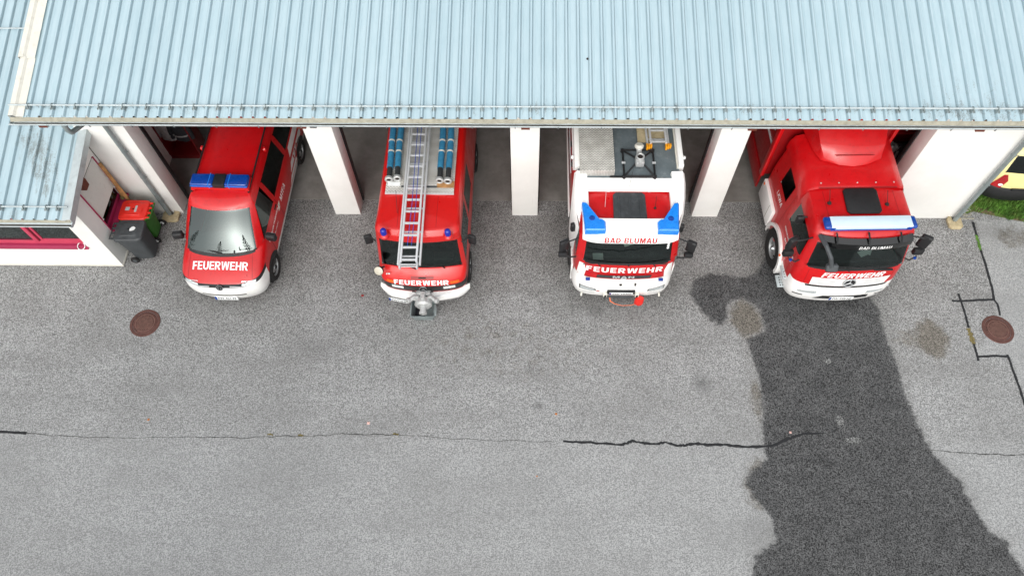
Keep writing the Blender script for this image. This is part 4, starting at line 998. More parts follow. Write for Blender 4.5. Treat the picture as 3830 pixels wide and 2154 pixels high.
    lettering('side_lettering', 'FREIWILLIGE FEUERWEHR', .95, .045, (.95, 1.66, .96), (0, 1, 0), (0, 0, 1), 'decal_white', pt['body'], bv, .005, bold=.02, cuts=1)
    lettering('side_lettering', 'BAD BLUMAU', .5, .04, (.95, 1.60, .80), (0, 1, 0), (0, 0, 1), 'decal_white', pt['body'], bv, .005, bold=.02, cuts=1)
    # light bar on its base
    lbE = None
    lb = MB().box((-.64, 2.02, 1.955), (.64, 2.36, 2.0), .015).build('light_bar', 'orange_red', o)
    for s in (-1, 1):
        b = MB().box((.13*s if s > 0 else -.63, 2.03, 2.0), (.63 if s > 0 else -.13, 2.34, 2.13), .035, None, 3); b.build('blue_lens', 'blue_lens', lb)
        for x in (.24, .42, .56): MB().lathe([(0, .09), (.04, .08), (.05, 0)], 12, Mrot((x*s, 2.19, 2.045))).build('reflector', 'blue_lens_light', lb) if False else None
        MB().box((.22*s-.008, 2.026, 1.998), (.22*s+.008, 2.345, 2.134), .004).build('lens_joint', 'blue_lens_light', lb)
        MB().box((min(.13*s, .63*s), 2.022, 2.058), (max(.13*s, .63*s), 2.036, 2.072), .004).build('lens_strip', 'blue_lens_light', lb)
    MB().box((-.13, 2.025, 2.0), (.13, 2.345, 2.125), .02).build('speaker', 'black_plastic', lb)
    for s in (-1, 1): MB().box((.6*s-.05, 2.0, 1.93), (.6*s+.05, 2.1, 1.965), .012).build('bar_foot', 'red', lb)
    wiper(o, (-.70, .88, 1.175), (-.05, .75, 1.195), (.02, .72, 1.17)); wiper(o, (.0, .77, 1.205), (.62, .84, 1.19), (.3, .74, 1.17))
    lb.location = (0, -.13, -.03)
    bm_ = MB().tube([(-.45, 1.62, 1.86), (-.45, 1.9, 2.2)], .004, 5) if False else None
    return o
make_van()
# ------------------------------------------------------------------ old fire van with ladder, suction hoses and front pump
def make_old_van():
    o = empty('old_fire_truck', 'older red fire truck carrying an aluminium ladder and front pump', 'fire truck', (-2.205, -2.62, 0), -.004)
    W1 = .965
    rows = [(.34, .34, .18, .03, .12, .30, .90, 5.3), (.60, .60, .12, .03, .12, .30, .95, 5.3), (.66, .66, .11, .03, .12, .30, .955, 5.3), (.90, .90, .10, .03, .12, .30, .96, 5.3), (.98, 1.0, .12, .03, .12, .30, W1, 5.3), (1.12, 1.12, .22, .03, .11, .28, W1, 5.3),
        (1.20, 1.21, .32, .03, .10, .22, .955, 5.3), (1.24, 1.24, .36, .03, .10, .20, .95, 5.3), (2.06, 2.06, .50, .03, .10, .18, .89, 5.25), (2.13, 2.13, .445, .03, .11, .22, .885, 5.24), (2.27, 2.27, .48, .03, .10, .22, .88, 5.22), (2.37, 2.36, .58, .03, .09, .20, .82, 5.15),
        (2.40, 2.40, .95, 0, .02, .05, .40, 5.1), (2.41, 2.41, .97, 0, .0, .01, 0, 5.08)]
    ys = [1.0, 1.62, 1.75, 2.65, 2.78, 4.6]
    P = cab_grid(rows, ys, 5.3, .5, .92)
    def reg(i, k):
        if i == 2 and k <= 2: return 'grille'
        if i == 7 and k <= 1: return 'ws'
        if i == 7 and k in (3, 4): return 'swf'
        if i == 7 and k in (6,): return 'sw6'
        if i in (6,) and k <= 1: return 'cowl'
        if i >= 11: return 'roof'
        return 'body'
    nm = {'grille': ('grille', 'black_plastic'), 'ws': ('windscreen', 'glass_dark'), 'swf': ('door_window', 'glass_side', True), 'sw6': ('side_window', 'glass_side', True), 'cowl': ('cowl', 'orange_red'), 'roof': ('roof', 'orange_red'), 'body': ('body', 'orange_red')}
    cr = [((2, 0), (2, 3), .7), ((3, 0), (3, 3), .7), ((6, 0), (6, 3), .5), ((7, 0), (7, 2), .9), ((8, 0), (8, 3), .8), ((7, 2), (8, 2), .9), ((9, 0), (9, 4), .6), ((7, 3), (7, 10), .6), ((8, 3), (8, 10), .6), ((11, 0), (11, 11), .6), ((10, 0), (10, 4), .6), ((4, 3), (11, 3), .35), ((0, 0), (0, 12), 1.)] + [((7, k), (8, k), .8) for k in (3, 5, 6, 7)]
    pt = subsurf_split(P, reg, nm, o, cr, 3, [(7, 2), (8, 2)]+[(r, k) for r in (7, 8) for k in (3, 5, 6, 7)]); bv = bvh_of(list(pt.values()))
    body = pt['body']
    lettering('front_lettering', 'FEUERWEHR', 1.20, .125, (-.03, .0, 1.07), (1, 0, 0), (0, .5, .86), 'decal_white', body, bv, .006, weight=.23, gap=.14)
    star(o, (0, .085, .80), .085, R(75))
    for s in (-1, 1):
        press('headlight', [(-.13, -.055), (.13, -.055), (.13, .055), (-.13, .055)], (.66*s, -.1, .80), (1, .35*s, 0), (0, 0, 1), 'lamp_clear', pt['grille'], bv, .006, .05)
        press('indicator', [(-.075, -.035), (.075, -.035), (.075, .035), (-.075, .035)], (.93*s, .05, .96), (1, 1.5*s, 0), (0, 0, 1), 'amber', body, bv, .006, .05)
        press('shut_line', [(-.005, -.62), (.005, -.62), (.005, .22), (-.005, .22)], (.95*s, 1.70, 1.1), (0, s, 0), (0, 0, 1), 'black_plastic', body, bv, .003)
    press('hood_gap', [(-.52, -.005), (.52, -.005), (.52, .005), (-.52, .005)], (0, .0, 1.15), (1, 0, 0), (0, .5, .86), 'red_dark', body, bv, .003)
    for x in (-.525, .525): press('hood_gap', [(-.005, -.2), (.005, -.2), (.005, .05), (-.005, .05)], (x, 0, 1.10), (1, 0, 0), (0, .5, .86), 'red_dark', body, bv, .003)
    press('air_intake', [(-.25, -.035), (.25, -.035), (.25, .04), (-.25, .04)], (0, .1, 1.175), (1, 0, 0), (0, .6, .8), 'red_dark', body, bv, .004)
    press('hood_handle', [(-.08, -.014), (.08, -.014), (.08, .014), (-.08, .014)], (0, .1, 1.172), (1, 0, 0), (0, .6, .8), 'iron_dark', body, bv, .008)
    press('grille_trim', [(-.9, -.012), (.9, -.012), (.9, .012), (-.9, .012)], (0, -.1, .645), (1, 0, 0), (0, 0, 1), 'red_dark', body, bv, .006)
    # curved white bumper
    V = []; F = []; xs_ = np.linspace(-1.0, 1.0, 25)
    prof = [(0, .42), (-.05, .44), (-.07, .52), (-.06, .61), (0.02, .63), (.10, .63)]
    for x in xs_:
        a = abs(x); y = .03+.10*(a/.7)**2 if a < .7 else .13+.9*(a-.7)**1.6*1.55
        for dy, z in prof: V.append((x, y+dy*(1-.5*max(0, a-.8)/.2), .525+(z-.525)*(1-.35*(max(0, a-.85)/.15)**2)))
    n = len(prof)
    for i in range(24): F += [(i*n+j, i*n+j+1, (i+1)*n+j+1, (i+1)*n+j) for j in range(n-1)]
    MB().quads(V, F).build('bumper', 'white', o, 60)
    plate(o, (-.60, .02, .40), .44, 'FW72HF', R(0), -.2)
    MB().box((-.85, .5, .30), (.85, 5.2, .55)).build('chassis', 'black_plastic', o)
    # cab inside
    MB().box((-.84, .56, .95), (.84, .92, 1.22), .05).build('dashboard', 'interior', o)
    bx = MB().box((.25, .58, 1.222), (.68, .76, 1.30), .012).build('dash_box', 'grey_plastic', o)
    MB().box((-.85, .6, .6), (.85, 2.6, .75)).build('cabin_floor', 'interior', o); MB().box((-.84, 2.6, .7), (.84, 2.66, 2.2)).build('bulkhead', 'interior', o)
    steering(o, (.45, 1.05, 1.32), .22, R(-25)); seat(o, -.5, 1.6, .85); seat(o, .48, 1.6, .85)
    for s in (-1, 1):
        for y in (.95, 4.1): arch(body, bv, .94*s, y, .38, .42, s); wheel(o, .865*s, y, .37, .22, s, rr=.58)
    wiper(o, (-.55, .43, 1.28), (-.05, .375, 1.285), (-.12, .34, 1.23)); wiper(o, (.15, .375, 1.285), (.68, .455, 1.28), (.5, .38, 1.23))
    mirror(o, 'mirror', [(-.90, .60, 1.95), (-1.02, .68, 1.97), (-1.10, .72, 1.90)], (-1.10, .74, 1.80), (.17, .07, .30), rz=.35)
    mirror(o, 'mirror', [(.90, .60, 1.95), (1.0, .68, 1.97), (1.08, .72, 1.90)], (1.10, .76, 1.80), (.17, .07, .30), rz=-.35)
    sp = MB().lathe([(0, -.10), (.06, -.09), (.10, -.02), (.105, .02), (.10, .03)], 20, Mrot((-.90, .24, 1.34), rx=R(55), rz=-.25), cap=False).tube([(-.88, .34, 1.28), (-.82, .40, 1.24)], .02, 8).build('spotlight', 'black_plastic', o)
    MB().lathe([(0, .045), (.06, .04), (.098, .028)], 20, Mrot((-.90, .24, 1.34), rx=R(55), rz=-.25), cap=False).build('spotlight_lens', 'lens_cream', sp)
    for dx in (0, .05): MB().lathe([(0, .03), (.016, .02), (.018, 0)], 10, Mrot((-.76+dx, .27, 1.17), rx=R(60)), cap=False).build('washer_knob', 'paper', o)
    for s, x in ((-1, -.645), (1, .66)):
        b = MB().lathe([(.10, -.02), (.10, .03), (.075, .06), (.06, .07)], 20, Mrot((x, .50, 2.32))).build('blue_beacon', 'orange_red', o)
        MB().lathe([(.066, .07), (.068, .15), (.058, .20), (.035, .22), (0, .225)], 20, Mrot((x, .50, 2.32)), cap=False).build('beacon_lens', 'beacon_blue', b)
    MB().tube([(-.42, 1.0, 2.40), (-.46, 1.42, 2.62)], .005, 5).build('antenna', 'black_plastic', o)
    for x in (-.40, .40): press('roof_seam', [(-.004, -.42), (.004, -.42), (.004, .42), (-.004, .42)], (x, 1.02, 2.7), (1, 0, 0), (0, 1, 0), 'red_dark', pt['roof'], bv, .003, .1)
    # roof platform of tread plate
    MB().box((-.72, 1.50, 2.40), (.72, 5.0, 2.438), .006).build('roof_platform', 'tread_plate', o)
    MB().box((-.725, 1.47, 2.395), (.725, 1.50, 2.43), .004).build('platform_edge', 'alu', o)
    MB().box((-.68, 1.66, 2.440), (-.42, 1.76, 2.447)).build('label_plate', 'paper', o)
    MB().box((.36, 1.62, 2.440), (.72, 1.80, 2.446), .002).build('worn_patch', 'wood', o)
    return o
ov = make_old_van()
# ladder: two sliding sections lying on the roof gantry (world coordinates from the roof upwards)
def make_ladder(pa, pb, w, name, label, sections=2, rungs=14, feet=None, group=None, sp=.28):
    a, b = Vector(pa), Vector(pb); d = (b-a).normalized(); L = (b-a).length; sx = d.cross(Vector((0, 0, 1))).normalized(); up = sx.cross(d)
    M = Matrix(((sx.x, d.x, up.x, a.x), (sx.y, d.y, up.y, a.y), (sx.z, d.z, up.z, a.z), (0, 0, 0, 1)))
    o = empty(name, label, 'ladder', (0, 0, 0)); o.matrix_world = M
    for k in range(sections):
        ww = w/2-.06*k; zz = .075*k; y0 = .03*k
        for s in (-1, 1): MB().box((ww*s-.02, y0, zz), (ww*s+.02, L, zz+.065), .008).build('rail', 'alu', o)
    ww = w/2-.06*(sections-1); zz = .075*(sections-1); y = .08
    base = None
    while y < L:
        if base is None: base = MB().box((-ww, -.021, zz+.018), (ww, .021, zz+.055), .006).build('rung', 'alu', o); r_ = base
        else: r_ = inst(base, o)
        r_.location = (0, y, 0); y += sp
    if sections > 1:
        y = .2; rb = None
        while y < L:
            r_ = MB().box((-w/2, -.016, .015), (w/2, .016, .047), .006).build('rung', 'alu', o) if rb is None else inst(rb, o); rb = rb or r_; r_.location = (0, y, 0); y += sp*2
    return o
pa = atz(1530, 995, 2.46); pb = atz(1572, 475, 2.60); pe = pb+(pb-pa).normalized()*1.6
ld = make_ladder(pa, pe, .43, 'roof_ladder', 'long aluminium ladder lying on the roof of the old fire truck')
Lw = (pe-pa).length
for x in (-.05, .03): MB().tube([(x, .35, .10), (x+.03, 1.4, .13), (x+.01, Lw-.1, .12)], .007, 6).build('pull_rope', 'rope_blue', ld)
MB().tube([(-.17, -.02, .10), (.17, -.02, .10)], .012, 8).build('end_bar', 'alu', ld); MB().tube([(-.17, -.05, .07), (.17, -.05, .07)], .012, 8).build('end_bar', 'alu', ld)
for s in (-1, 1): MB().box((.17*s-.02, -.10, .03), (.17*s+.02, .04, .12), .012).build('end_hook', 'alu', ld)
MB().box((-2.60, -1.0, 2.37), (-1.72, -.94, 2.44), .006).build('ladder_rest', 'grey_plastic', ov).matrix_parent_inverse = Matrix.Translation((2.205, 2.62, 0))
def hose(pxs, z, label):
    P = [atz(u, v, z) for u, v in pxs]; d0 = (P[0]-P[1]).normalized(); far = P[-1]+(P[-1]-P[-2]).normalized()*.9
    pts = []; allp = P+[far]
    for a, b in zip(allp, allp[1:]):
        for k in range(6): pts.append(a.lerp(b, k/6))
    pts.append(far)
    o = empty('suction_hose', label, 'hose', P[0], group='suction hoses on the old fire truck'); q = [p-P[0] for p in pts]
    MB().tube([q[3]+d0*0]+q[4:], .067, 14).build('hose_body', 'hose_blue', o)
    MB().tube([q[0], q[1], q[2], q[3], q[4]], .056, 14).build('hose_end', 'hose_black', o)
    for t in (2.0, 3.1, 4.6): 
        i = int(min(len(q)-2, t*4)); dd = (q[i+1]-q[i]).normalized(); MB().tube([q[i]-dd*.02, q[i]+dd*.02], .071, 14).build('hose_band', 'cream_white', o)
    M = Matrix.Translation((0, 0, 0)) @ d0.to_track_quat('Z', 'Y').to_matrix().to_4x4()
    c = MB().lathe([(.045, .0), (.082, .0), (.09, .03), (.09, .06), (.068, .075), (.045, .06), (.045, 0)], 20, M @ Mrot((0, 0, -.02)), cap=False).build('coupling', 'cast_alu', o)
    MB().lathe([(0, .03), (.046, .03)], 16, M, cap=False).build('coupling_bore', 'iron_dark', c)
    return o
hose([(1455, 668), (1462, 590), (1466, 530), (1472, 475)], 2.52, 'blue suction hose nearest the left edge of the old truck roof')
hose([(1486, 664), (1490, 590), (1495, 530), (1502, 475)], 2.52, 'blue suction hose left of the ladder, beside the outermost left one')
hose([(1644, 672), (1650, 590), (1655, 530), (1658, 475)], 2.52, 'blue suction hose just right of the roof ladder')
hose([(1675, 674), (1682, 590), (1686, 530), (1688, 475)], 2.52, 'blue suction hose nearest the right edge of the old truck roof')
# front pump (bolted to the truck) and the tub below it
def pump(parent):
    o = MB().box((-.17, -.02, .50), (.17, .12, .74), .04).build('front_pump', 'cast_alu', parent)
    MB().lathe([(.10, -.06), (.16, -.04), (.19, .02), (.19, .10), (.14, .14)], 24, Mrot((0, -.10, .60), rx=R(90))).build('pump_housing', 'cast_alu', o)
    MB().lathe([(.07, 0), (.072, .14), (.085, .145), (.085, .19), (.06, .2), (.055, .12)], 20, Mrot((.0, -.20, .58), rx=R(100)), cap=False).build('suction_inlet', 'cast_alu', o)
    MB().lathe([(0, .13), (.056, .13)], 16, Mrot((.0, -.20, .58), rx=R(100)), cap=False).build('inlet_bore', 'iron_dark', o)
    for s in (-1, 1):
        MB().tube([(.12*s, -.05, .70), (.20*s, -.08, .76), (.28*s, -.15, .74)], [.05, .048, .05], 12).build('outlet_valve', 'cast_alu', o)
        MB().lathe([(.055, 0), (.062, .01), (.062, .06), (.05, .07), (0, .07)], 16, Mrot((.28*s, -.15, .74), ry=R(70)*s, rx=R(25))).build('outlet_cap', 'cast_alu', o)
        MB().tube([(.16*s, .02, .78), (.20*s, .0, .86)], .012, 6).tube([(.17*s, .0, .86), (.23*s, .0, .86)], .016, 6).build('valve_handle', 'black_plastic', o)
    MB().tube([(0, -.10, .74), (0, -.10, .84)], [.06, .05], 14).tube([(0, -.02, .72), (0, -.02, .82)], .05, 12).build('priming_dome', 'cast_alu', o)
    MB().tube([(.22, -.02, .66), (.42, .0, .72), (.60, .03, .78)], .012, 6).build('lever_rod', 'alu', o)
    MB().lathe([(0, .02), (.05, .018), (.055, 0)], 14, Mrot((.12, -.19, .50), rx=R(95)), cap=False).build('drain_tap', 'black_plastic', o)
pump(ov)
def tub():
    c = atz(1584, 1150, .2); o = empty('plastic_tub', 'grey plastic tub standing on the asphalt below the front pump', 'tub', (c.x, c.y, 0), .01)
    w, d, h = .265, .265, .26; b = MB()
    def ring(s, z): return [(x*s*w+0, y*s*d, z) for x, y in ((-1, -.9), (-.9, -1), (.9, -1), (1, -.9), (1, .9), (.9, 1), (-.9, 1), (-1, .9))]
    R_ = [ring(.82, .005), ring(1., h), ring(1.06, h), ring(1.06, h+.015), ring(.97, h+.015), ring(.79, .02)]
    V = [p for r_ in R_ for p in r_]; F = [(i*8+k, i*8+(k+1) % 8, (i+1)*8+(k+1) % 8, (i+1)*8+k) for i in range(5) for k in range(8)]
    b.quads(V, F+[tuple(range(8)), tuple(40+i for i in range(8))]).build('tub_body', 'galv', o)
    MB().box((-.20, -.18, .03), (.02, .16, .06), .01).build('dark_rag', 'cloth_dark', o)
    MB().box((.24, -.14, .05), (.285, .06, .24), .01).build('tub_handle', 'galv_light', o)
tub()
# ------------------------------------------------------------------ white and red tanker with roof deck
def make_tanker():
    o = empty('tanker_fire_engine', 'white and red fire engine with big angular blue corner lights', 'fire engine', (2.155, -2.46, 0), 0)
    rows = [(.38, .38, .04, .015, .06, .28, 1.07, 1.75), (.58, .58, .0, .015, .06, .28, 1.11, 1.78), (.80, .80, .015, .015, .065, .28, 1.11, 1.8), (1.03, 1.05, .04, .015, .085, .30, 1.09, 1.8), (1.10, 1.10, .045, .015, .08, .28, 1.085, 1.8), (1.52, 1.52, .085, .015, .075, .22, 1.075, 1.8),
        (1.60, 1.60, .10, .015, .07, .20, 1.07, 1.8), (1.66, 1.66, .115, .015, .07, .2, 1.065, 1.8), (2.30, 2.26, .27, .015, .06, .17, 1.02, 1.8), (2.38, 2.36, .30, .015, .06, .16, 1.0, 1.8), (2.47, 2.45, .40, .01, .04, .12, .93, 1.76), (2.51, 2.50, .65, 0, .02, .06, .5, 1.7), (2.515, 2.51, .66, 0, 0, .01, 0, 1.68)]
    ys = [.62, 1.0, 1.08, 1.5, 1.6, 1.7]
    P = cab_grid(rows, ys, 1.8)
    def reg(i, k):
        if i <= 2 and k <= 3: return 'bumper'
        if i == 3 and k <= 2: return 'bumper'
        if i == 7 and k <= 1: return 'ws'
        if i == 7 and k in (3, 4): return 'swf'
        if i == 6 and k <= 1: return 'cowl'
        if i >= 10: return 'roof'
        return 'body'
    nm = {'bumper': ('bumper', 'white'), 'ws': ('windscreen', 'glass_dark'), 'swf': ('door_window', 'glass_side', True), 'cowl': ('cowl', 'black_plastic'), 'roof': ('roof', 'red'), 'body': ('cab_body', 'red')}
    cr = [((3, 0), (3, 3), .6), ((4, 0), (4, 3), .8), ((7, 0), (7, 2), .95), ((8, 0), (8, 2), .95), ((7, 2), (8, 2), .95), ((6, 0), (6, 2), .7), ((9, 0), (9, 11), .4), ((7, 3), (7, 5), .7), ((8, 3), (8, 5), .7), ((7, 3), (8, 3), .8), ((7, 5), (8, 5), .8), ((0, 0), (0, 12), 1.), ((0, 10), (11, 10), .8)]
    pt = subsurf_split(P, reg, nm, o, cr, 3, [(7, 2), (8, 2), (7, 3), (8, 3), (7, 5), (8, 5)]); bv = bvh_of(list(pt.values())); body = pt['body']; bum = pt['bumper']
    FR = dict(ax=(1, 0, 0), ay=(0, .12, .99))
    press('front_corner', [(-1.02, 1.09), (-.86, 1.09), (-.83, 1.36), (-.88, 1.56), (-.98, 1.56)], (0, -.1, 0), (1, 0, 0), (0, 0, 1), 'white', body, bv, .005)
    press('front_corner', [(1.02, 1.09), (.98, 1.56), (.88, 1.56), (.83, 1.36), (.86, 1.09)][::-1], (0, -.1, 0), (1, 0, 0), (0, 0, 1), 'white', body, bv, .005)
    lettering('front_lettering', 'FEUERWEHR', 1.62, .17, (-.02, -.1, 1.43), (1, 0, 0), (0, 0, 1), 'decal_white', body, bv, .006, weight=.22, gap=.16)
    gr_ = press('grille', [(-.58, -.055), (.58, -.055), (.60, .055), (-.56, .055)], (-.02, -.1, 1.20), (1, 0, 0), (0, 0, 1), 'dark_grey', body, bv, .012)
    lettering('maker_lettering', 'MAN', .46, .07, (-.02, -.13, 1.21), (1, 0, 0), (0, 0, 1), 'alu', gr_, bv, .018, weight=.2, gap=.16)
    press('maker_emblem', [(-.06, -.025), (.06, -.025), (.07, .02), (-.05, .02)], (-.02, -.13, 1.15), (1, 0, 0), (0, 0, 1), 'alu', gr_, bv, .016)
    press('panel_gap', [(-.85, -.006), (.85, -.006), (.85, .006), (-.85, .006)], (0, -.1, 1.30), (1, 0, 0), (0, 0, 1), 'red_dark', body, bv, .004)
    for s in (-1, 1):
        b = MB().box((.78*s-.05, -.005, 1.13), (.78*s+.05, .06, 1.18), .012).build('front_blue_light', 'blue_lens', o)
        pl = [(-.19, -.05), (.10, -.075), (.19, -.06), (.17, .01), (.0, .05), (-.2, .09)]
        if s > 0: pl = [(-x, y) for x, y in pl][::-1]
        hl = press('headlight', pl, (.80*s, -.15, .70), (1, .25*s, 0), (0, 0, 1), 'black_plastic', bum, bv, .006, .05)
        press('headlight_lens', [(x*.86, y*.8) for x, y in pl], (.80*s, -.15, .705), (1, .25*s, 0), (0, 0, 1), 'lamp_clear', bum, bv, .012, .05)
        press('fog_strip', [(-.14, -.01), (.14, -.01), (.14, .012), (-.14, .012)], (.78*s, -.15, .53), (1, .25*s, 0), (0, 0, 1), 'decal_grey', bum, bv, .006)
        MB().tube([(.86*s, .09, .44), (.87*s, .05, .37)], .022, 8).build('bumper_stub', 'cream_white', o)
        c = MB().box((.35*s-.045, -.05, .47), (.35*s+.045, .02, .60), .015).build('tow_bracket', 'cream_white', o)
        MB().box((.35*s-.022, -.065, .46), (.35*s+.022, -.02, .58), .01).build('tow_pin', 'black_plastic', c)
    MB().box((-.32, -.022, .55), (.30, .02, .71), .02).build('plate_recess', 'black_plastic', o)
    plate(o, (-.01, -.035, .62), .52, 'FW 103FF', R(10))
    MB().lathe([(0, .02), (.028, .015), (.03, 0)], 14, Mrot((-.05, .015, .93), rx=R(90)), cap=False).build('socket', 'iron_dark', o); MB().box((.25, .0, .90), (.28, .03, .98), .005).build('socket', 'iron_dark', o)
    press('round_sticker', [(.04*math.cos(a), .02*math.sin(a)) for a in np.linspace(0, 6.28, 15)[:-1]], (-.52, -.1, .63), (1, 0, 0), (0, 0, 1), 'decal_red', bum, bv, .005)
    MB().box((-.38, -.03, .40), (.26, .0, .46), .008).build('winch_slot', 'grey_plastic', o)
    # red cover hanging over the hitch and its orange cord
    cv = MB(); P_ = []
    for z, hx, hy in ((.50, .085, .05), (.44, .10, .07), (.34, .105, .08), (.26, .10, .075), (.22, .07, .05)):
        P_.append([(.42+hx*math.cos(2*math.pi*k/16)*(1+.06*math.sin(5*k)), -.07+hy*math.sin(2*math.pi*k/16), z+.008*math.sin(k*2.)) for k in range(16)])
    cv.quads([p for r_ in P_ for p in r_], [(i*16+k, i*16+(k+1) % 16, (i+1)*16+(k+1) % 16, (i+1)*16+k) for i in range(4) for k in range(16)]+[tuple(range(16)), tuple(64+i for i in range(16))])
    hc = cv.build('hitch_cover', 'bin_red', o)
    MB().tube([(-.24, -.03, .44), (-.22, -.07, .34), (-.12, -.10, .27), (.05, -.12, .22), (.25, -.11, .22), (.38, -.09, .26)], [.014, .016, .010, .008, .007, .007], 8).build('cord', 'orange_cord', hc)
    # windscreen inside
    MB().box((-.98, .32, 1.30), (.98, .66, 1.60), .05).build('dashboard', 'dark_grey', o)
    MB().box((-.70, .24, 1.602), (-.48, .40, 1.606)).build('paper_sheet', 'paper', o)
    MB().box((-1.0, .3, .9), (1.0, 1.75, 1.0)).build('cabin_floor', 'interior', o); MB().box((-1.0, 1.74, 1.0), (1.0, 1.78, 2.4)).build('bulkhead', 'interior', o)
    steering(o, (.50, .72, 1.66), .23, R(-30)); seat(o, .5, 1.25, 1.2); seat(o, -.5, 1.25, 1.2)
    td = MB().box((-.11, -.015, -.09), (.11, .015, .09), .01, Mrot((.03, .55, 1.84), rx=R(-60), ry=0, rz=.35)).build('radio_unit', 'cream_white', o); MB().box((-.06, -.02, -.05), (.03, -.014, .05), 0, Mrot((.03, .55, 1.84), rx=R(-60), rz=.35)).build('radio_screen', 'iron_dark', td)
    MB().box((-.25, .75, 1.62), (.0, .95, 1.70), .01).build('folder', 'paper', o)
    for s in (-.6, 0, .55): wiper(o, (s-.32, .10, 1.665), (s+.30, .105, 1.67), (s+.05, .08, 1.61))
    for z in (2.18, 2.12, 2.06): press('round_sticker', [(.028*math.cos(a), .03*math.sin(a)) for a in np.linspace(0, 6.28, 13)[:-1]], (.80, 0, z), (1, 0, 0), (0, 0, 1), 'paper', pt['ws'], bv, .006)
    # white light console above the windscreen
    zb, zt = 2.33, 2.60
    con = MB(); xs_ = np.linspace(-.965, .965, 21); V = []
    prof = [(.30, zb-.03), (.185, zb-.01), (.185, zb+.02), (.265, zb+.13), (.35, zb+.215), (.46, zt-.01), (.60, zt+.01), (.64, zt-.08), (.64, 2.47)]
    for x in xs_:
        e = (abs(x)/.965)**6*.10; sh = (abs(x)/.965)**10*.05
        for y, z in prof: V.append((x, y+e, z-(sh if z > zb+.2 else 0)))
    n = len(prof); con.quads(V, [(i*n+j, i*n+j+1, (i+1)*n+j+1, (i+1)*n+j) for i in range(20) for j in range(n-1)]+[tuple(range(n)), tuple(20*n+j for j in range(n))])
    con_o = con.build('light_console', 'white', o, 40); bvc = bvh_of([con_o])
    lettering('console_lettering', 'BAD BLUMAU', 1.06, .11, (.0, .10, 2.48), (1, 0, 0), (0, .6, .8), 'decal_red', con_o, bvc, .006, weight=.19, gap=.16, shear=.08)
    for s in (-1, 1):
        pl = [(.93, .30), (.52, .30), (.52, .50), (.57, .545), (.63, .55), (.90, .97), (.97, .99), (.985, .95)]
        pl = [(x*s, y) for x, y in pl]; 
        if s < 0: pl = pl[::-1]
        b = bmesh.new(); A = [b.verts.new((x, y, 2.48)) for x, y in pl]; cx = sum(p[0] for p in pl)/8; cy = sum(p[1] for p in pl)/8
        B = [b.verts.new((x, y, 2.625)) for x, y in pl]; Cc = [b.verts.new((cx+(x-cx)*.90, cy+(y-cy)*.92, 2.65)) for x, y in pl]
        for k in range(8): b.faces.new((A[k], A[(k+1) % 8], B[(k+1) % 8], B[k])); b.faces.new((B[k], B[(k+1) % 8], Cc[(k+1) % 8], Cc[k]))
        b.faces.new(Cc); bmesh.ops.recalc_face_normals(b, faces=b.faces[:])
        cl_ = MB(); cl_.join(b); lo = cl_.build('corner_light', 'blue_lens_light', o, 25)
        MB().lathe([(0, .012), (.055, .010), (.06, 0)], 18, Mrot((.79*s, .58, 2.65)), cap=False).build('lamp_socket', 'blue_lens', lo)
        # white roof side rail and corner deflector
        MB().box((.90*s-.06, .80, 2.44), (.90*s+.07, 1.80, 2.56), .03).build('roof_rail', 'white', o)
        dfl = MB(); V = []
        for (y, z0, z1, xo, xi) in ((.62, 1.2, 2.20, 1.04, 1.02), (.90, 1.1, 2.42, 1.13, .98), (1.20, 1.0, 2.60, 1.16, .95), (1.42, 1.0, 2.74, 1.155, .88), (1.62, 1.0, 2.84, 1.13, .86)):
            V += [(xo*s, y, z0), (xo*s, y, z1-.08), ((xo-.05)*s, y, z1), (xi*s, y, z1-.01), ((xi-.02)*s, y, z1-.16)]
        n = 5; dfl.quads(V, [(i*n+j, i*n+j+1, (i+1)*n+j+1, (i+1)*n+j) for i in range(4) for j in range(n-1)]+[tuple(20+j for j in range(5)), tuple(range(5))]).build('air_deflector', 'white', o, 50)
        mirror(o, 'near_mirror', [(1.0*s, .78, 2.05), (1.10*s, .80, 2.1)], (1.10*s, .80, 2.0), (.17, .10, .24), rz=.3*-s)
        m1 = mirror(o, 'main_mirror', [(1.03*s, .42, 2.16), (1.22*s, .36, 2.12), (1.30*s, .36, 2.05)], (1.32*s, .40, 1.90), (.20, .10, .34), rz=.45*-s)
        MB().box((1.32*s-.11, .28, 1.60), (1.32*s+.08, .40, 1.72), .03).build('wide_mirror', 'black_plastic', m1); MB().tube([(1.06*s, .30, 1.62), (1.2*s, .28, 1.64), (1.30*s, .33, 1.70)], .018, 8).build('arm', 'black_plastic', m1)
        MB().box((1.08*s-.04, .45, .40), (1.08*s+.06, .90, 1.05), .02).build('step_housing', 'white', o)
        MB().box((1.12*s-.01, .5, .55), (1.12*s+.035, .86, .98), .01).build('step_tread', 'black_plastic', o)
        wheel(o, 1.0*s, 1.28, .46, .28, s, rr=.52)
    hp = MB().prism([(-.33, 1.24), (-.34, .62), (.34, .62), (.33, 1.24), (.27, 1.30), (-.27, 1.30)], 2.50, 2.545, 'z', .012).build('roof_hatch', 'dark_grey', o)
    for x in (-.22, 0, .22): MB().box((x-.02, .68, 2.545), (x+.02, 1.22, 2.555), .005).build('hatch_rib', 'dark_grey', hp)
    for x in (-.42, .42): MB().tube([(x-.03, 1.42, 2.515), (x-.02, 1.32, 2.53), (x+.02, 1.32, 2.53), (x+.03, 1.42, 2.515)], .01, 6).build('lifting_eye', 'alu', o)
    MB().tube([(-.5, .95, 2.51), (-.49, 1.30, 2.95)], .004, 5).build('antenna', 'alu', o); MB().tube([(.0, 1.36, 2.5), (.05, 1.55, 3.0)], .004, 5).build('antenna', 'black_plastic', o)
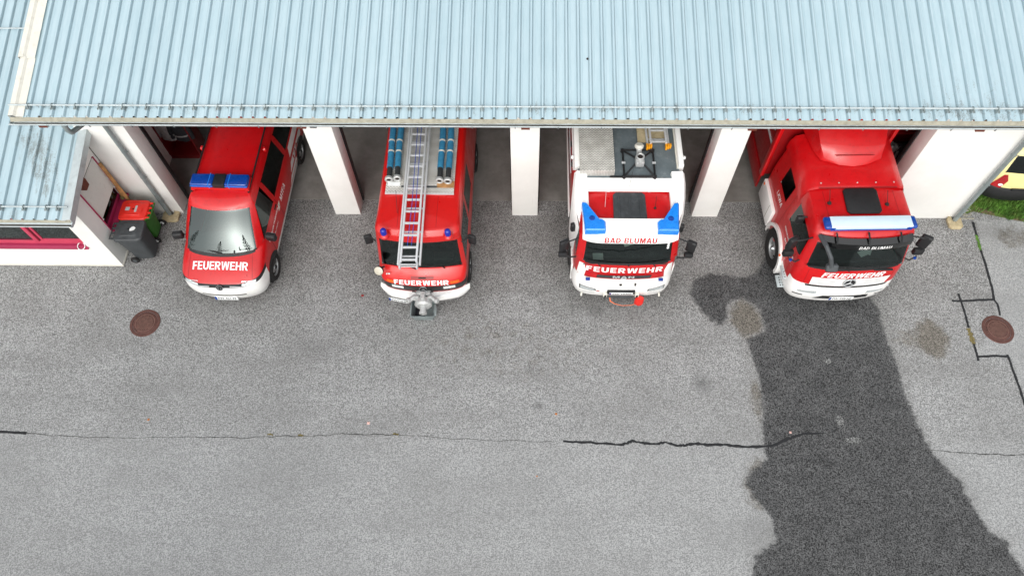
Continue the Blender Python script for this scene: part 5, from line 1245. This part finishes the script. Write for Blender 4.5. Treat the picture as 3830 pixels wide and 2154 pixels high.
    MB().lathe([(0, .02), (.025, .015), (.03, 0)], 12, Mrot((.52, .93, 2.51)), cap=False).tube([(.52, .93, 2.52), (.55, 1.15, 2.62)], .005, 5).build('antenna', 'iron_dark', o)
    # superstructure: front panel, side walls, deck
    MB().quads([(-.88, 1.34, 2.51), (.88, 1.34, 2.51), (.96, 1.50, 2.755), (-.96, 1.50, 2.755), (-.88, 1.45, 2.49), (.88, 1.45, 2.49), (.96, 1.56, 2.70), (-.96, 1.56, 2.70)], [(0, 1, 2, 3), (7, 6, 5, 4), (2, 6, 7, 3), (0, 4, 5, 1), (0, 3, 7, 4), (1, 5, 6, 2)]).build('front_fairing', 'white', o)
    MB().box((-1.10, 1.90, .75), (1.10, 6.6, 2.70), .02).build('superstructure', 'red', o)
    MB().box((-1.04, 1.505, 2.70), (1.04, 6.6, 2.742)).build('roof_deck', 'deck_grey', o)
    MB().box((-.40, 1.51, 2.742), (.36, 1.55, 2.775), .005).build('deck_lip', 'black_plastic', o)
    for s in (-1, 1):
        MB().box((1.07*s-.055, 1.75, 2.66), (1.07*s+.06, 6.6, 2.86), .025).build('deck_side_rail', 'white', o)
        MB().box((1.0*s-.012, 1.75, 2.742), (1.0*s+.012, 6.6, 2.80), .005).build('deck_gutter', 'cream_white', o)
        MB().box((1.13*s-.02, 1.9, .75), (1.13*s+.012, 6.6, 1.0), .01).build('side_skirt', 'white', o)
        MB().box((1.12*s-.015, 1.95, 2.42), (1.12*s+.02, 6.5, 2.52), .01).build('awning_rail', 'white', o)
        wl = MB().lathe([(.0, .05), (.035, .045), (.045, .0)], 14, Mrot((1.14*s, 2.02, 2.78), ry=R(90)*s), cap=False).build('work_light', 'white', o)
        for y in (2.2, 2.75, 3.3): MB().box((1.14*s-.012, y-.05, 2.28), (1.14*s+.05, y+.05, 2.40), .01).build('locker_latch', 'black_plastic', o)
        MB().tube([(1.17*s, 1.95, 2.34), (1.17*s, 6.4, 2.34)], .014, 8).build('grab_rail', 'alu', o)
    tb_ = MB().box((-1.02, 1.56, 2.745), (-.31, 5.0, 2.93), .006).build('deck_locker', 'tread_plate', o)
    MB().box((-.305, 2.7, 2.84), (-.29, 2.98, 2.90), .004).build('locker_handle', 'black_plastic', tb_)
    MB().lathe([(0, .05), (.06, .045), (.075, 0)], 18, Mrot((-.08, 3.0, 2.745)), cap=False).build('vent_cap', 'cream_white', o)
    return o
mn = make_tanker()
def monitor():
    c = atz(2390, 604, 2.85); o = empty('water_monitor', 'grey cast monitor on a square black frame on the deck', 'water monitor', (c.x, c.y, 2.744))
    h = .315; k = .34
    for s in (-1, 1):
        MB().tube([(h*s, -k, .05), (h*s, k, .05)], .020, 8).build('frame_bar', 'black_plastic', o)
        MB().tube([(-h, k*s, .05), (h, k*s, .05)], .020, 8).build('frame_bar', 'black_plastic', o)
        for t in (-1, 1):
            MB().tube([(h*s, k*t, .04), (.05*s, .05*t, .14)], .020, 8).build('frame_leg', 'black_plastic', o)
            MB().lathe([(0, .07), (.035, .065), (.042, 0)], 12, Mrot((h*s, k*t, 0)), cap=False).build('frame_foot', 'black_plastic', o)
        MB().box((h*s-.04, -.03, .06), (h*s+.04, .02, .085), .006).build('clamp', 'alu', o)
    MB().box((-.09, -.16, .10), (.09, .06, .26), .03).build('monitor_body', 'cast_alu', o)
    MB().lathe([(.05, .24), (.085, .25), (.09, .31), (.07, .32), (.055, .30)], 20, Mrot((0, -.03, 0)), cap=False).build('coupling', 'cast_alu', o)
    MB().lathe([(0, .285), (.056, .285)], 16, Mrot((0, -.03, 0)), cap=False).build('coupling_bore', 'iron_dark', o)
    MB().tube([(0, .04, .18), (0, .18, .20), (0, .24, .24)], [.06, .055, .07], 14).build('nozzle', 'cast_alu', o)
    MB().lathe([(.05, -.02), (.09, -.02), (.095, .02), (.07, .05), (0, .05)], 20, Mrot((0, .27, .26), rx=R(-20))).build('nozzle_head', 'cream_white', o)
monitor()
la = atz(2462, 548, 2.85); lb_ = atz(2455, 478, 2.88); le = lb_+(lb_-la).normalized()*2.4
dl = make_ladder((la.x, la.y, 2.80), (le.x, le.y, 2.82), .44, 'deck_ladder', 'short aluminium ladder with orange feet on the grey deck', sp=.30)
for s in (-1, 1):
    for k in range(3): MB().box((.20*s-.055+.045*k, -.07+.02*k, .0), (.20*s-.018+.045*k, .05, .10), .012).build('rubber_foot', 'foot_orange', dl)
tag(MB().box((2.38, -.02, 2.746), (3.02, 1.6, 2.79), .004).build('board', 'concrete_light'), 'pale wooden board lying under the deck ladder', 'board')
# ------------------------------------------------------------------ red crew-cab truck with box body
def make_truck():
    o = empty('crew_cab_truck', 'red crew cab fire truck with white bumper and long blue ended light bar', 'fire truck', (6.915, -2.52, 0), .026)
    rows = [(.34, .34, .05, .025, .12, .32, 1.09, 2.95), (.55, .55, .0, .025, .12, .32, 1.155, 2.95), (.86, .86, .02, .025, .12, .32, 1.16, 2.95), (1.0, 1.0, .045, .025, .115, .31, 1.16, 2.95), (1.30, 1.30, .075, .025, .11, .30, 1.15, 2.95), (1.46, 1.48, .115, .025, .105, .28, 1.14, 2.95),
        (1.50, 1.54, .125, .025, .105, .28, 1.135, 2.95), (1.56, 1.58, .145, .025, .105, .28, 1.13, 2.95), (2.24, 2.16, .335, .025, .10, .23, 1.06, 2.93), (2.34, 2.30, .36, .025, .095, .20, 1.035, 2.9), (2.47, 2.44, .47, .02, .07, .16, .97, 2.86), (2.54, 2.52, .80, 0, .03, .08, .5, 2.8), (2.55, 2.53, .82, 0, 0, .01, 0, 2.78)]
    ys = [.80, 1.42, 1.62, 1.86, 2.42, 2.6]
    P = cab_grid(rows, ys, 2.95, .46, .885)
    def reg(i, k):
        if i <= 1 and k <= 3: return 'bumper'
        if i == 2 and k <= 2: return 'bumper'
        if i == 7 and k <= 1: return 'ws'
        if i == 6 and k <= 1: return 'cowl'
        if i == 7 and k in (3, 4): return 'swf'
        if i == 7 and k == 7: return 'swr'
        if i >= 10: return 'roof'
        return 'body'
    nm = {'bumper': ('bumper', 'white'), 'ws': ('windscreen', 'glass_dark'), 'cowl': ('cowl', 'black_plastic'), 'swf': ('door_window', 'glass_side', True), 'swr': ('rear_window', 'glass_side', True), 'roof': ('roof', 'red'), 'body': ('cab_body', 'red')}
    cr = [((3, 0), (3, 3), .7), ((7, 0), (7, 2), .9), ((8, 0), (8, 2), .9), ((7, 2), (8, 2), .9), ((6, 0), (6, 2), .7), ((7, 3), (7, 5), .6), ((8, 3), (8, 5), .6), ((7, 3), (8, 3), .7), ((7, 5), (8, 5), .7), ((7, 7), (8, 7), .9), ((7, 8), (8, 8), .9), ((7, 7), (7, 8), .9), ((8, 7), (8, 8), .9), ((10, 3), (10, 11), .45), ((3, 3), (10, 3), .25), ((9, 0), (9, 3), .3), ((0, 0), (0, 12), 1.), ((0, 10), (11, 10), .7)]
    pt = subsurf_split(P, reg, nm, o, cr, 3, [(7, 2), (8, 2), (7, 7), (7, 8), (8, 7), (8, 8), (8, 5), (7, 5)]); bv = bvh_of(list(pt.values())); body = pt['body']; bum = pt['bumper']
    lettering('front_lettering', 'FEUERWEHR', 1.34, .14, (.05, -.1, 1.36), (1, 0, 0), (0, 0, 1), 'decal_white', body, bv, .006, weight=.22, gap=.10, shear=.25)
    gp_ = press('grille', [(-.80, -.13), (.80, -.13), (.86, .11), (.82, .12), (-.80, .12)], (.02, -.1, 1.15), (1, 0, 0), (0, 0, 1), 'white', body, bv, .010)
    press('grille_slot', [(-.86, -.03), (.84, -.03), (.9, .02), (-.88, .02)], (.02, -.1, .985), (1, 0, 0), (0, 0, 1), 'black_plastic', body, bv, .012)
    for z in (1.10, 1.17):
        for x in (-.5, .5): press('grille_perforation', [(-.22, -.008), (.22, -.008), (.22, .008), (-.22, .008)], (x, -.1, z), (1, 0, 0), (0, 0, 1), 'decal_grey', gp_, bv, .014)
    st_ = star(o, (.02, .035, 1.165), .125, R(83), 'alu')
    press('lower_intake', [(-.62, -.075), (.58, -.075), (.58, .05), (.54, .07), (-.42, .07)], (.06, -.1, .56), (1, 0, 0), (0, 0, 1), 'black_plastic', bum, bv, .006)
    plate(o, (.03, -.03, .60), .52, 'FW 399 HF', R(0))
    for s in (-1, 1):
        pl = [(-.20, -.05), (.17, -.05), (.21, .0), (-.18, .05)]
        if s < 0: pl = [(-x, y) for x, y in pl][::-1]
        press('headlight', pl, (.83*s, -.1, .74), (1, .5*s, 0), (0, 0, 1), 'lamp_clear', bum, bv, .006, .05)
        press('bumper_slot', [(-.10, -.02), (.10, -.02), (.10, .02), (-.10, .02)], (1.03*s, .0, .58), (1, 1.1*s, 0), (0, 0, 1), 'black_plastic', bum, bv, .006, .04)
        press('shut_line', [(-.005, -.6), (.005, -.6), (.005, .95), (-.005, .95)], (1.1*s, 1.66, 1.2), (0, s, 0), (0, 0, 1), 'red_dark', body, bv, .004, .1)
        press('shut_line', [(-.005, -.4), (.005, -.4), (.005, .45), (-.005, .45)], (1.1*s, .55, 1.1), (0, s, 0), (0, 0, 1), 'red_dark', body, bv, .004, .1)
        press('rear_window_frame', [(-.36, -.40), (.36, -.40), (.36, .38), (.30, .44), (-.36, .44)], (1.07*s, 2.14, 1.87), (0, s, 0), (0, 0, 1), 'red', body, bv, .002, .1) if False else None
    for s in (-1, 1): press('panel_gap', [(-.004, -.22), (.004, -.22), (.004, .22), (-.004, .22)], (.90*s, -.1, 1.25), (1, 0, 0), (0, 0, 1), 'red_dark', body, bv, .004)
    for x in (-.72, .72): press('roof_crease', [(-.005, -.42), (.005, -.42), (.005, .42), (-.005, .42)], (x, 1.05, 2.8), (1, 0, 0), (0, 1, 0), 'red_dark', pt['roof'], bv, .003, .1)
    MB().box((-1.0, .35, 1.25), (1.0, .80, 1.52), .05).build('dashboard', 'dark_grey', o)
    for x in (-.5, .1, .6): MB().box((x-.22, .40, 1.522), (x+.22, .415, 1.53)).build('dash_vent', 'iron_dark', o)
    for q_, rz_ in (((.28, .55, 1.53), .4), ((.36, .60, 1.534), -.5)): MB().box((-.10, -.07, 0), (.10, .07, .003), 0, Mrot(q_, rz=rz_)).build('paper_sheet', 'paper', o)
    MB().box((-1.0, .3, .85), (1.0, 2.9, .95)).build('cabin_floor', 'interior', o); MB().box((-1.0, 1.75, 1.0), (1.0, 1.80, 2.3)).build('bulkhead', 'interior', o)
    steering(o, (.5, .85, 1.58), .22, R(-28)); seat(o, .5, 1.35, 1.1); seat(o, -.5, 1.35, 1.1)
    wiper(o, (-.55, .19, 1.60), (.1, .155, 1.60), (-.1, .12, 1.50)); wiper(o, (.2, .16, 1.60), (.8, .25, 1.60), (.55, .16, 1.50))
    for x in (-.28, .62): MB().box((x-.20, .135, 1.485), (x+.20, .18, 1.525), .015).build('wiper_cover', 'black_plastic', o)
    # sun visor of smoked plastic over the top of the windscreen
    V = []; xs_ = np.linspace(-.92, .92, 19)
    for x in xs_:
        e = .12*(abs(x)/.92)**2.6
        for y, z in ((.36, 2.40), (.24, 2.35), (.215, 2.26), (.215, 2.20)): V.append((x, y+e, z))
    vs = MB().quads(V, [(i*4+j, i*4+j+1, (i+1)*4+j+1, (i+1)*4+j) for i in range(18) for j in range(3)]).build('sun_visor', 'gloss_black', o, 50)
    bvv = bvh_of([vs]); lettering('visor_lettering', 'BAD BLUMAU', .66, .075, (.16, .0, 2.265), (1, 0, 0), (0, 0, 1), 'decal_white', vs, bvv, .006, weight=.17, gap=.12, shear=.12)
    for x in (-.64, .0, .64): MB().tube([(x, .46, 2.47), (x, .34, 2.45), (x, .25, 2.37)], .018, 6).build('visor_bracket', 'black_plastic', o)
    # light bar
    lb = MB().box((-.80, .47, 2.56), (.82, .74, 2.66), .02).build('light_bar', 'bar_top', o)
    for s in (-1, 1):
        b = MB().box((.80*s-.12, .46, 2.55), (.80*s+.12, .75, 2.655), .05, None, 3).build('blue_lens', 'blue_lens', lb)
        MB().box((.6*s-.05, .52, 2.46), (.6*s+.05, .66, 2.56), .01).build('bar_foot', 'black_plastic', lb)
    MB().box((-.80, .455, 2.545), (.82, .755, 2.565), .005).build('lens_skirt', 'blue_lens', lb)
    hp = MB().prism([(-.34, 1.43), (-.36, .92), (-.30, .86), (.28, .86), (.34, .92), (.35, 1.43), (.30, 1.48), (-.29, 1.48)], 2.53, 2.575, 'z', .012).build('roof_hatch', 'black_plastic', o)
    for x, y in ((-.66, 1.15), (.50, 1.1)): MB().lathe([(0, .035), (.03, .03), (.045, 0)], 14, Mrot((x, y, 2.52)), cap=False).tube([(x, y, 2.54), (x+.02, y+.25, 2.66)], .006, 5).build('antenna', 'iron_dark', o)
    # raised crew-cab roof section with seam, wind deflector
    V = []; 
    for y, dz in ((1.52, -.012), (1.58, .012), (2.95, .03)):
        for x, z in ((-1.065, 2.10), (-1.05, 2.30), (-.97, 2.47), (-.8, 2.53), (0, 2.56), (.8, 2.53), (.97, 2.47), (1.05, 2.30), (1.065, 2.10)): V.append((x*(1+.004+dz*.3), y, z+dz))
    MB().quads(V, [(i*9+j, i*9+j+1, (i+1)*9+j+1, (i+1)*9+j) for i in range(2) for j in range(8)]).build('crew_roof', 'red', o, 50)
    MB().box((-.80, 1.50, 2.535), (.80, 1.515, 2.562), .005).build('roof_seam', 'red_dark', o)
    for x in (-.75, -.38, 0, .38, .75): MB().lathe([(0, .014), (.014, .010), (.016, 0)], 10, Mrot((x, 1.62, 2.572)), cap=False).build('roof_rivet', 'alu', o)
    V = []
    for y, z, w in ((2.02, 2.60, .56), (2.06, 2.66, .64), (2.30, 2.84, .74), (2.75, 3.10, .82), (3.25, 3.30, .86)):
        for t in (-1, -.92, -.5, 0, .5, .92, 1): V.append((t*w, y+.16*t*t, z if abs(t) < .95 else 2.58))
    wd = MB().quads(V, [(i*7+j, i*7+j+1, (i+1)*7+j+1, (i+1)*7+j) for i in range(4) for j in range(6)]+[(0, 1, 2, 3, 4, 5, 6)]).build('wind_deflector', 'red', o, 50)
    MB().box((-.40, 2.16, 2.775), (.40, 2.175, 2.79), .003, None).build('deflector_groove', 'red_dark', wd)
    # left and right flanks: windows, mudguards, steps, mirrors
    for s in (-1, 1):
        mg = MB(); V = []
        for a in np.linspace(-.15, math.pi+.25, 18):
            for x in (.98, 1.22): V.append((x*s, 1.36+.60*math.cos(a), .48+.60*math.sin(a)))
        for a in np.linspace(-.15, math.pi+.25, 18): V.append((1.22*s, 1.36+.52*math.cos(a), .48+.52*math.sin(a)))
        F = [(2*i, 2*i+1, 2*i+3, 2*i+2) for i in range(17)]+[(2*i+1, 36+i, 37+i, 2*i+3) for i in range(17)]
        mg.quads(V, F).build('mudguard', 'white', o, 60)
        wheel(o, 1.06*s, 1.36, .48, .29, s, rr=.53, hub='chrome')
        MB().box((1.05*s-.02, .30, .34), (1.05*s+.20*s, .36, .36), 0) if False else None
        st1 = MB().box((min(1.02*s, 1.24*s), .36, .42), (max(1.02*s, 1.24*s), .66, .46), .008).build('step', 'galv_light', o)
        st2 = MB().box((min(1.0*s, 1.20*s), .40, .72), (max(1.0*s, 1.20*s), .72, .76), .008).build('step', 'galv_light', o)
        hb = None
        for st__, x0, y0, z0 in ((st1, 1.06, .40, .463), (st2, 1.04, .44, .763)):
            for i in range(3):
                for j in range(4):
                    h_ = MB().lathe([(0, .002), (.014, .002), (.016, 0)], 8, cap=False).build('grip_hole', 'iron_dark', st__) if hb is None else inst(hb, st__); hb = hb or h_
                    h_.location = ((x0+.055*i)*s, y0+.065*j, z0)
        MB().box((min(1.08*s, 1.235*s), 1.98, .45), (max(1.08*s, 1.235*s), 2.95, 1.02), .03).build('side_panel', 'white', o)
        MB().box((1.236*s-.004, 2.2, .5), (1.236*s+.006, 2.21, .98)).build('panel_gap', 'kerb', o)
        MB().box((1.2*s-.05, 2.82, .92), (1.2*s+.04, 2.88, .98), .01).build('marker_lamp', 'amber', o); MB().box((1.22*s-.02, .90, .86), (1.22*s+.02, .95, .91), .01).build('marker_lamp', 'amber', o)
        MB().box((min(1.08*s, 1.125*s), 1.46, 1.14), (max(1.08*s, 1.125*s), 1.62, 1.19), .012).build('door_handle', 'black_plastic', o)
        MB().box((min(1.06*s, 1.125*s), 2.52, 1.25), (max(1.06*s, 1.125*s), 2.68, 1.30), .012).build('door_handle', 'black_plastic', o)
        m1 = mirror(o, 'main_mirror', [(1.02*s, .52, 2.22), (1.22*s, .46, 2.22), (1.36*s, .50, 2.14)], (1.36*s, .54, 1.98), (.22, .11, .38), rz=.5*-s)
        MB().box((1.36*s-.11, .44, 1.58), (1.36*s+.11, .56, 1.76), .035).build('wide_mirror', 'black_plastic', m1); MB().tube([(1.06*s, .42, 1.56), (1.2*s, .36, 1.54), (1.34*s, .42, 1.60)], .018, 8).build('arm', 'black_plastic', m1)
        MB().lathe([(0, .03), (.03, .026), (.036, 0)], 14, Mrot((1.30*s, .385, 1.575)), cap=False).build('blue_flasher', 'blue_lens', m1)
        mirror(o, 'kerb_mirror', [(1.03*s, 1.0, 2.24), (1.14*s, 1.02, 2.26)], (1.16*s, 1.02, 2.14), (.16, .10, .22)) if s < 0 else None
    mirror(o, 'front_mirror', [(-.93, .48, 2.36), (-.88, .20, 2.40), (-.78, .0, 2.26), (-.70, -.06, 2.02)], (-.67, -.05, 1.96), (.25, .11, .17), rx=R(-30), m='grey_plastic', sr=.045)
    lettering('side_lettering', 'LKWA', .42, .13, (-1.12, 2.10, 1.38), (0, -1, 0), (0, 0, 1), 'decal_white', body, bv, .006, weight=.15, gap=.12, shear=.1)
    lettering('side_lettering', 'FREIWILLIGE FEUERWEHR', .85, .06, (-1.12, .95, 1.36), (0, -1, 0), (0, 0, 1), 'decal_white', body, bv, .006, bold=.02, cuts=1)
    lettering('side_lettering', 'BAD BLUMAU', .6, .06, (-1.12, .85, 1.22), (0, -1, 0), (0, 0, 1), 'decal_white', body, bv, .006, bold=.02, cuts=1)
    # box body behind the cab
    bx = MB().box((-1.25, 3.12, .95), (1.25, 7.4, 3.35), .02).build('box_body', 'red_dark', o)
    for s in (-1, 1):
        MB().box((1.25*s-.06, 3.06, .95), (1.25*s+.03, 3.22, 3.36), .02).build('corner_post', 'red', bx)
        MB().box((1.255*s-.02, 3.26, 1.85), (1.255*s+.012, 7.3, 1.90), .004).build('side_rail', 'alu', bx)
        MB().box((1.255*s-.02, 3.24, 1.2), (1.255*s+.012, 3.27, 3.3), .004).build('side_rail', 'alu', bx)
        MB().box((1.24*s-.03, 3.15, .42), (1.24*s+.02, 7.3, .94), .01).build('side_skirt', 'red_dark', bx)
    MB().box((-1.2, 3.05, 3.30), (1.2, 3.2, 3.38), .02).build('top_rail', 'red', bx)
    bvx = bvh_of([bx]); lettering('box_lettering', 'Steiermark', 1.1, .17, (-1.25, 4.0, 2.5), (0, -1, 0), (0, 0, 1), 'decal_grey', bx, bvx, .006, bold=.0, shear=.2)
    MB().box((-.45, .5, .45), (.45, 7.2, .8)).build('chassis', 'black_plastic', o)
    for s in (-1, 1): wheel(o, 1.05*s, 5.5, .48, .4, s, rr=.53)
    return o
make_truck()
# ------------------------------------------------------------------ pale yellow car behind the wall corner (its tail towards the yard)
def make_car():
    o = empty('yellow_car', 'pale yellow car with black bumper parked on the grass', 'car', (11.72, 0.30, 0), -.04)
    # local y = 0 at the rear bumper (towards the yard); the body runs away from the yard
    rows = [(.24, .26, .06, .02, .08, .22, .80, 3.9), (.42, .42, .0, .02, .08, .22, .84, 4.0), (.62, .62, .02, .02, .08, .22, .85, 4.02), (.68, .68, .06, .02, .07, .20, .845, 4.0), (.98, .98, .09, .02, .07, .18, .84, 3.7), (1.08, 1.06, .12, .02, .06, .16, .83, 3.0), (1.14, 1.10, .14, .02, .06, .16, .825, 2.95),
        (1.58, 1.52, .30, .02, .06, .14, .70, 2.35), (1.66, 1.62, .35, .02, .05, .1, .66, 2.25), (1.72, 1.70, .5, .01, .03, .06, .58, 2.15), (1.75, 1.74, .7, 0, .01, .03, .3, 2.0), (1.755, 1.745, .72, 0, 0, .01, 0, 1.98)]
    P = cab_grid(rows, [.55, 1.25, 1.35, 2.2, 2.6, 3.0], 4.0, .40, .72)
    def reg(i, k):
        if i <= 2 and k <= 3: return 'bumper'
        if i == 6 and k <= 1: return 'rw'
        if i == 6 and k in (4, 6): return 'sw'
        if i == 0: return 'bumper'
        return 'body'
    nm = {'bumper': ('bumper', 'black_plastic'), 'rw': ('rear_window', 'glass_side'), 'sw': ('side_window', 'glass_side', True), 'body': ('body', 'yellow')}
    cr = [((3, 0), (3, 4), .7), ((6, 0), (6, 2), .8), ((7, 0), (7, 2), .8), ((6, 2), (7, 2), .8), ((6, 4), (6, 8), .7), ((7, 4), (7, 8), .7), ((6, 4), (7, 4), .8), ((6, 5), (7, 5), .8), ((6, 6), (7, 6), .8), ((0, 0), (0, 12), 1.)]
    pt = subsurf_split(P, reg, nm, o, cr, 3, [(6, 2), (7, 2), (6, 4), (7, 4)]); bv = bvh_of(list(pt.values()))
    for s in (-1, 1):
        pl = [(-.17, -.17), (.07, -.19), (.12, .05), (.03, .22), (-.04, .20)]
        if s > 0: pl = [(-x, y) for x, y in pl][::-1]
        tl = press('tail_light', pl, (.76*s, -.2, .86), (1, .6*s, 0), (0, 0, 1), 'tail_red', pt['body'], bv, .010, .05)
        press('reverse_lamp', [(.05*math.cos(a), .04*math.sin(a)) for a in np.linspace(0, 6.28, 15)[:-1]], (.72*s, -.2, .77), (1, .6*s, 0), (0, 0, 1), 'paper', tl, bv, .016, .05)
        for y in (.75, 3.3): arch(pt['body'], bv, .83*s, y, .32, .37, s); wheel(o, .76*s, y, .30, .19, s, rr=.66, rim='alu')
        press('door_line', [(-.004, -.5), (.004, -.5), (.004, .12), (-.004, .12)], (.83*s, 1.3, .95), (0, s, 0), (0, 0, 1), 'black_plastic', pt['body'], bv, .003)
        MB().tube([(.56*s, .5, 1.74), (.57*s, 1.2, 1.78), (.56*s, 2.0, 1.75)], .014, 8).build('roof_rail', 'black_plastic', o)
    MB().box((-.25, .02, .66), (.25, .06, .72), .01).build('boot_handle', 'black_plastic', o)
    MB().box((-.74, .3, .3), (.74, 3.6, .45)).build('cabin_floor', 'interior', o)
    for x in (-.38, .38): seat(o, x, 1.1, .5); seat(o, x, 2.1, .5)
make_car()
# ------------------------------------------------------------------ lockers and turnout gear just inside the bays
def locker(x, y, w, label, gear):
    o = empty('gear_locker', label, 'locker', (x, y, .012))
    MB().box((-w/2, 0, 0), (w/2, .5, .12), .005).build('base', 'locker_red', o); MB().box((-w/2, .46, .12), (w/2, .5, 2.1), .004).build('back_panel', 'locker_red', o)
    for s in (-1, 1): MB().box((w/2*s-.02, 0, .12), (w/2*s+.02, .47, 2.1), .004).build('side_panel', 'locker_red', o)
    MB().box((-w/2, 0, 2.08), (w/2, .5, 2.12), .004).build('top_panel', 'locker_red', o); MB().box((-w/2+.02, .02, 1.72), (w/2-.02, .46, 1.745), .003).build('shelf', 'locker_red', o)
    return o
def jacket(x, y, z, m, label):
    o = empty('turnout_jacket', label, 'jacket', (x, y, z)); V = []
    for h, wx, wy in ((.62, .10, .07), (.58, .21, .10), (.40, .20, .11), (.1, .19, .10), (-.05, .21, .11)):
        for k in range(14):
            a = 2*math.pi*k/14; V.append((wx*math.cos(a)*(1+.08*math.sin(3*a+h*9)), wy*math.sin(a)*(1+.15*math.sin(4*a+h*5)), h))
    MB().quads(V, [(i*14+k, i*14+(k+1) % 14, (i+1)*14+(k+1) % 14, (i+1)*14+k) for i in range(4) for k in range(14)]).build('jacket_body', m, o, 80)
    for s in (-1, 1): MB().tube([(.17*s, 0, .55), (.24*s, -.02, .30), (.25*s, -.04, .02)], [.075, .065, .055], 10).build('sleeve', m, o)
    MB().lathe([(.215, .0), (.215, .05)], 14, Matrix.Diagonal((1, .58, 1, 1)) @ Mrot((0, 0, .12)), cap=False).build('reflective_band', 'cloth_grey', o)
locker(-8.74, 1.7, .78, 'red gear locker inside the bay left of the van', 1)
jacket(-8.55, 1.78, .75, 'cloth_dark', 'dark turnout jacket hanging in the left red locker')
jacket(-8.90, 1.80, .75, 'cloth_grey', 'grey turnout jacket hanging in the left red locker')
locker(8.75, 1.1, 1.1, 'red gear locker inside the bay right of the crew cab truck', 1)
jacket(8.55, 1.15, .75, 'cloth_grey', 'grey turnout jacket hanging in the right hand locker')
jacket(8.95, 1.15, .75, 'cloth_dark', 'dark turnout jacket hanging in the right hand locker')
# ------------------------------------------------------------------ conifers across the yard: the van's windscreen mirrors them
def conifer(x, y, h, r, seed, label):
    rg = random.Random(seed); o = empty('conifer_tree', label, 'tree', (x, y, 0), group='conifers mirrored in the windscreen of the van')
    MB().tube([(0, 0, 0), (.05, 0, h*.5), (0, .03, h*.97)], [.22, .13, .02], 8).build('trunk', 'bark', o)
    V = []; F = []
    for _ in range(2600):
        t = rg.random()**.8; z = h*(.06+.94*t); rad = r*(1-t)**.75*(.35+.65*rg.random())*(1+.3*math.sin(z*2.3+seed)); a = rg.uniform(0, 6.283); s = rg.uniform(.14, .34)*(1.1-.6*t); b = len(V)
        p = Vector((rad*math.cos(a), rad*math.sin(a), z)); q = Vector((math.cos(a), math.sin(a), rg.uniform(-.2, .9))).normalized()*s; w = Vector((-math.sin(a), math.cos(a), rg.uniform(-.6, .6)))*s*.45
        V += [p-w*.4, p+q*.5+w*.5, p+q, p+q*.45-w*.6]; F.append((b, b+1, b+2, b+3))
    me = bpy.data.meshes.new('crown'); me.from_pydata(V, [], F); link('crown', me, 'leaf_dark', o)
conifer(-22.0, -11.0, 11.5, 2.6, 1, 'dark conifer mirrored at the left edge of the van windscreen')
conifer(-14.4, -15.7, 12.3, 2.4, 2, 'shorter dark conifer mirrored low in the middle of the van windscreen')
conifer(-6.4, -15.7, 15.6, 2.0, 3, 'tallest dark conifer mirrored on the right of the van windscreen')
conifer(-8.6, -16.5, 12.6, 2.0, 4, 'dark conifer mirrored beside the tallest one in the van windscreen')
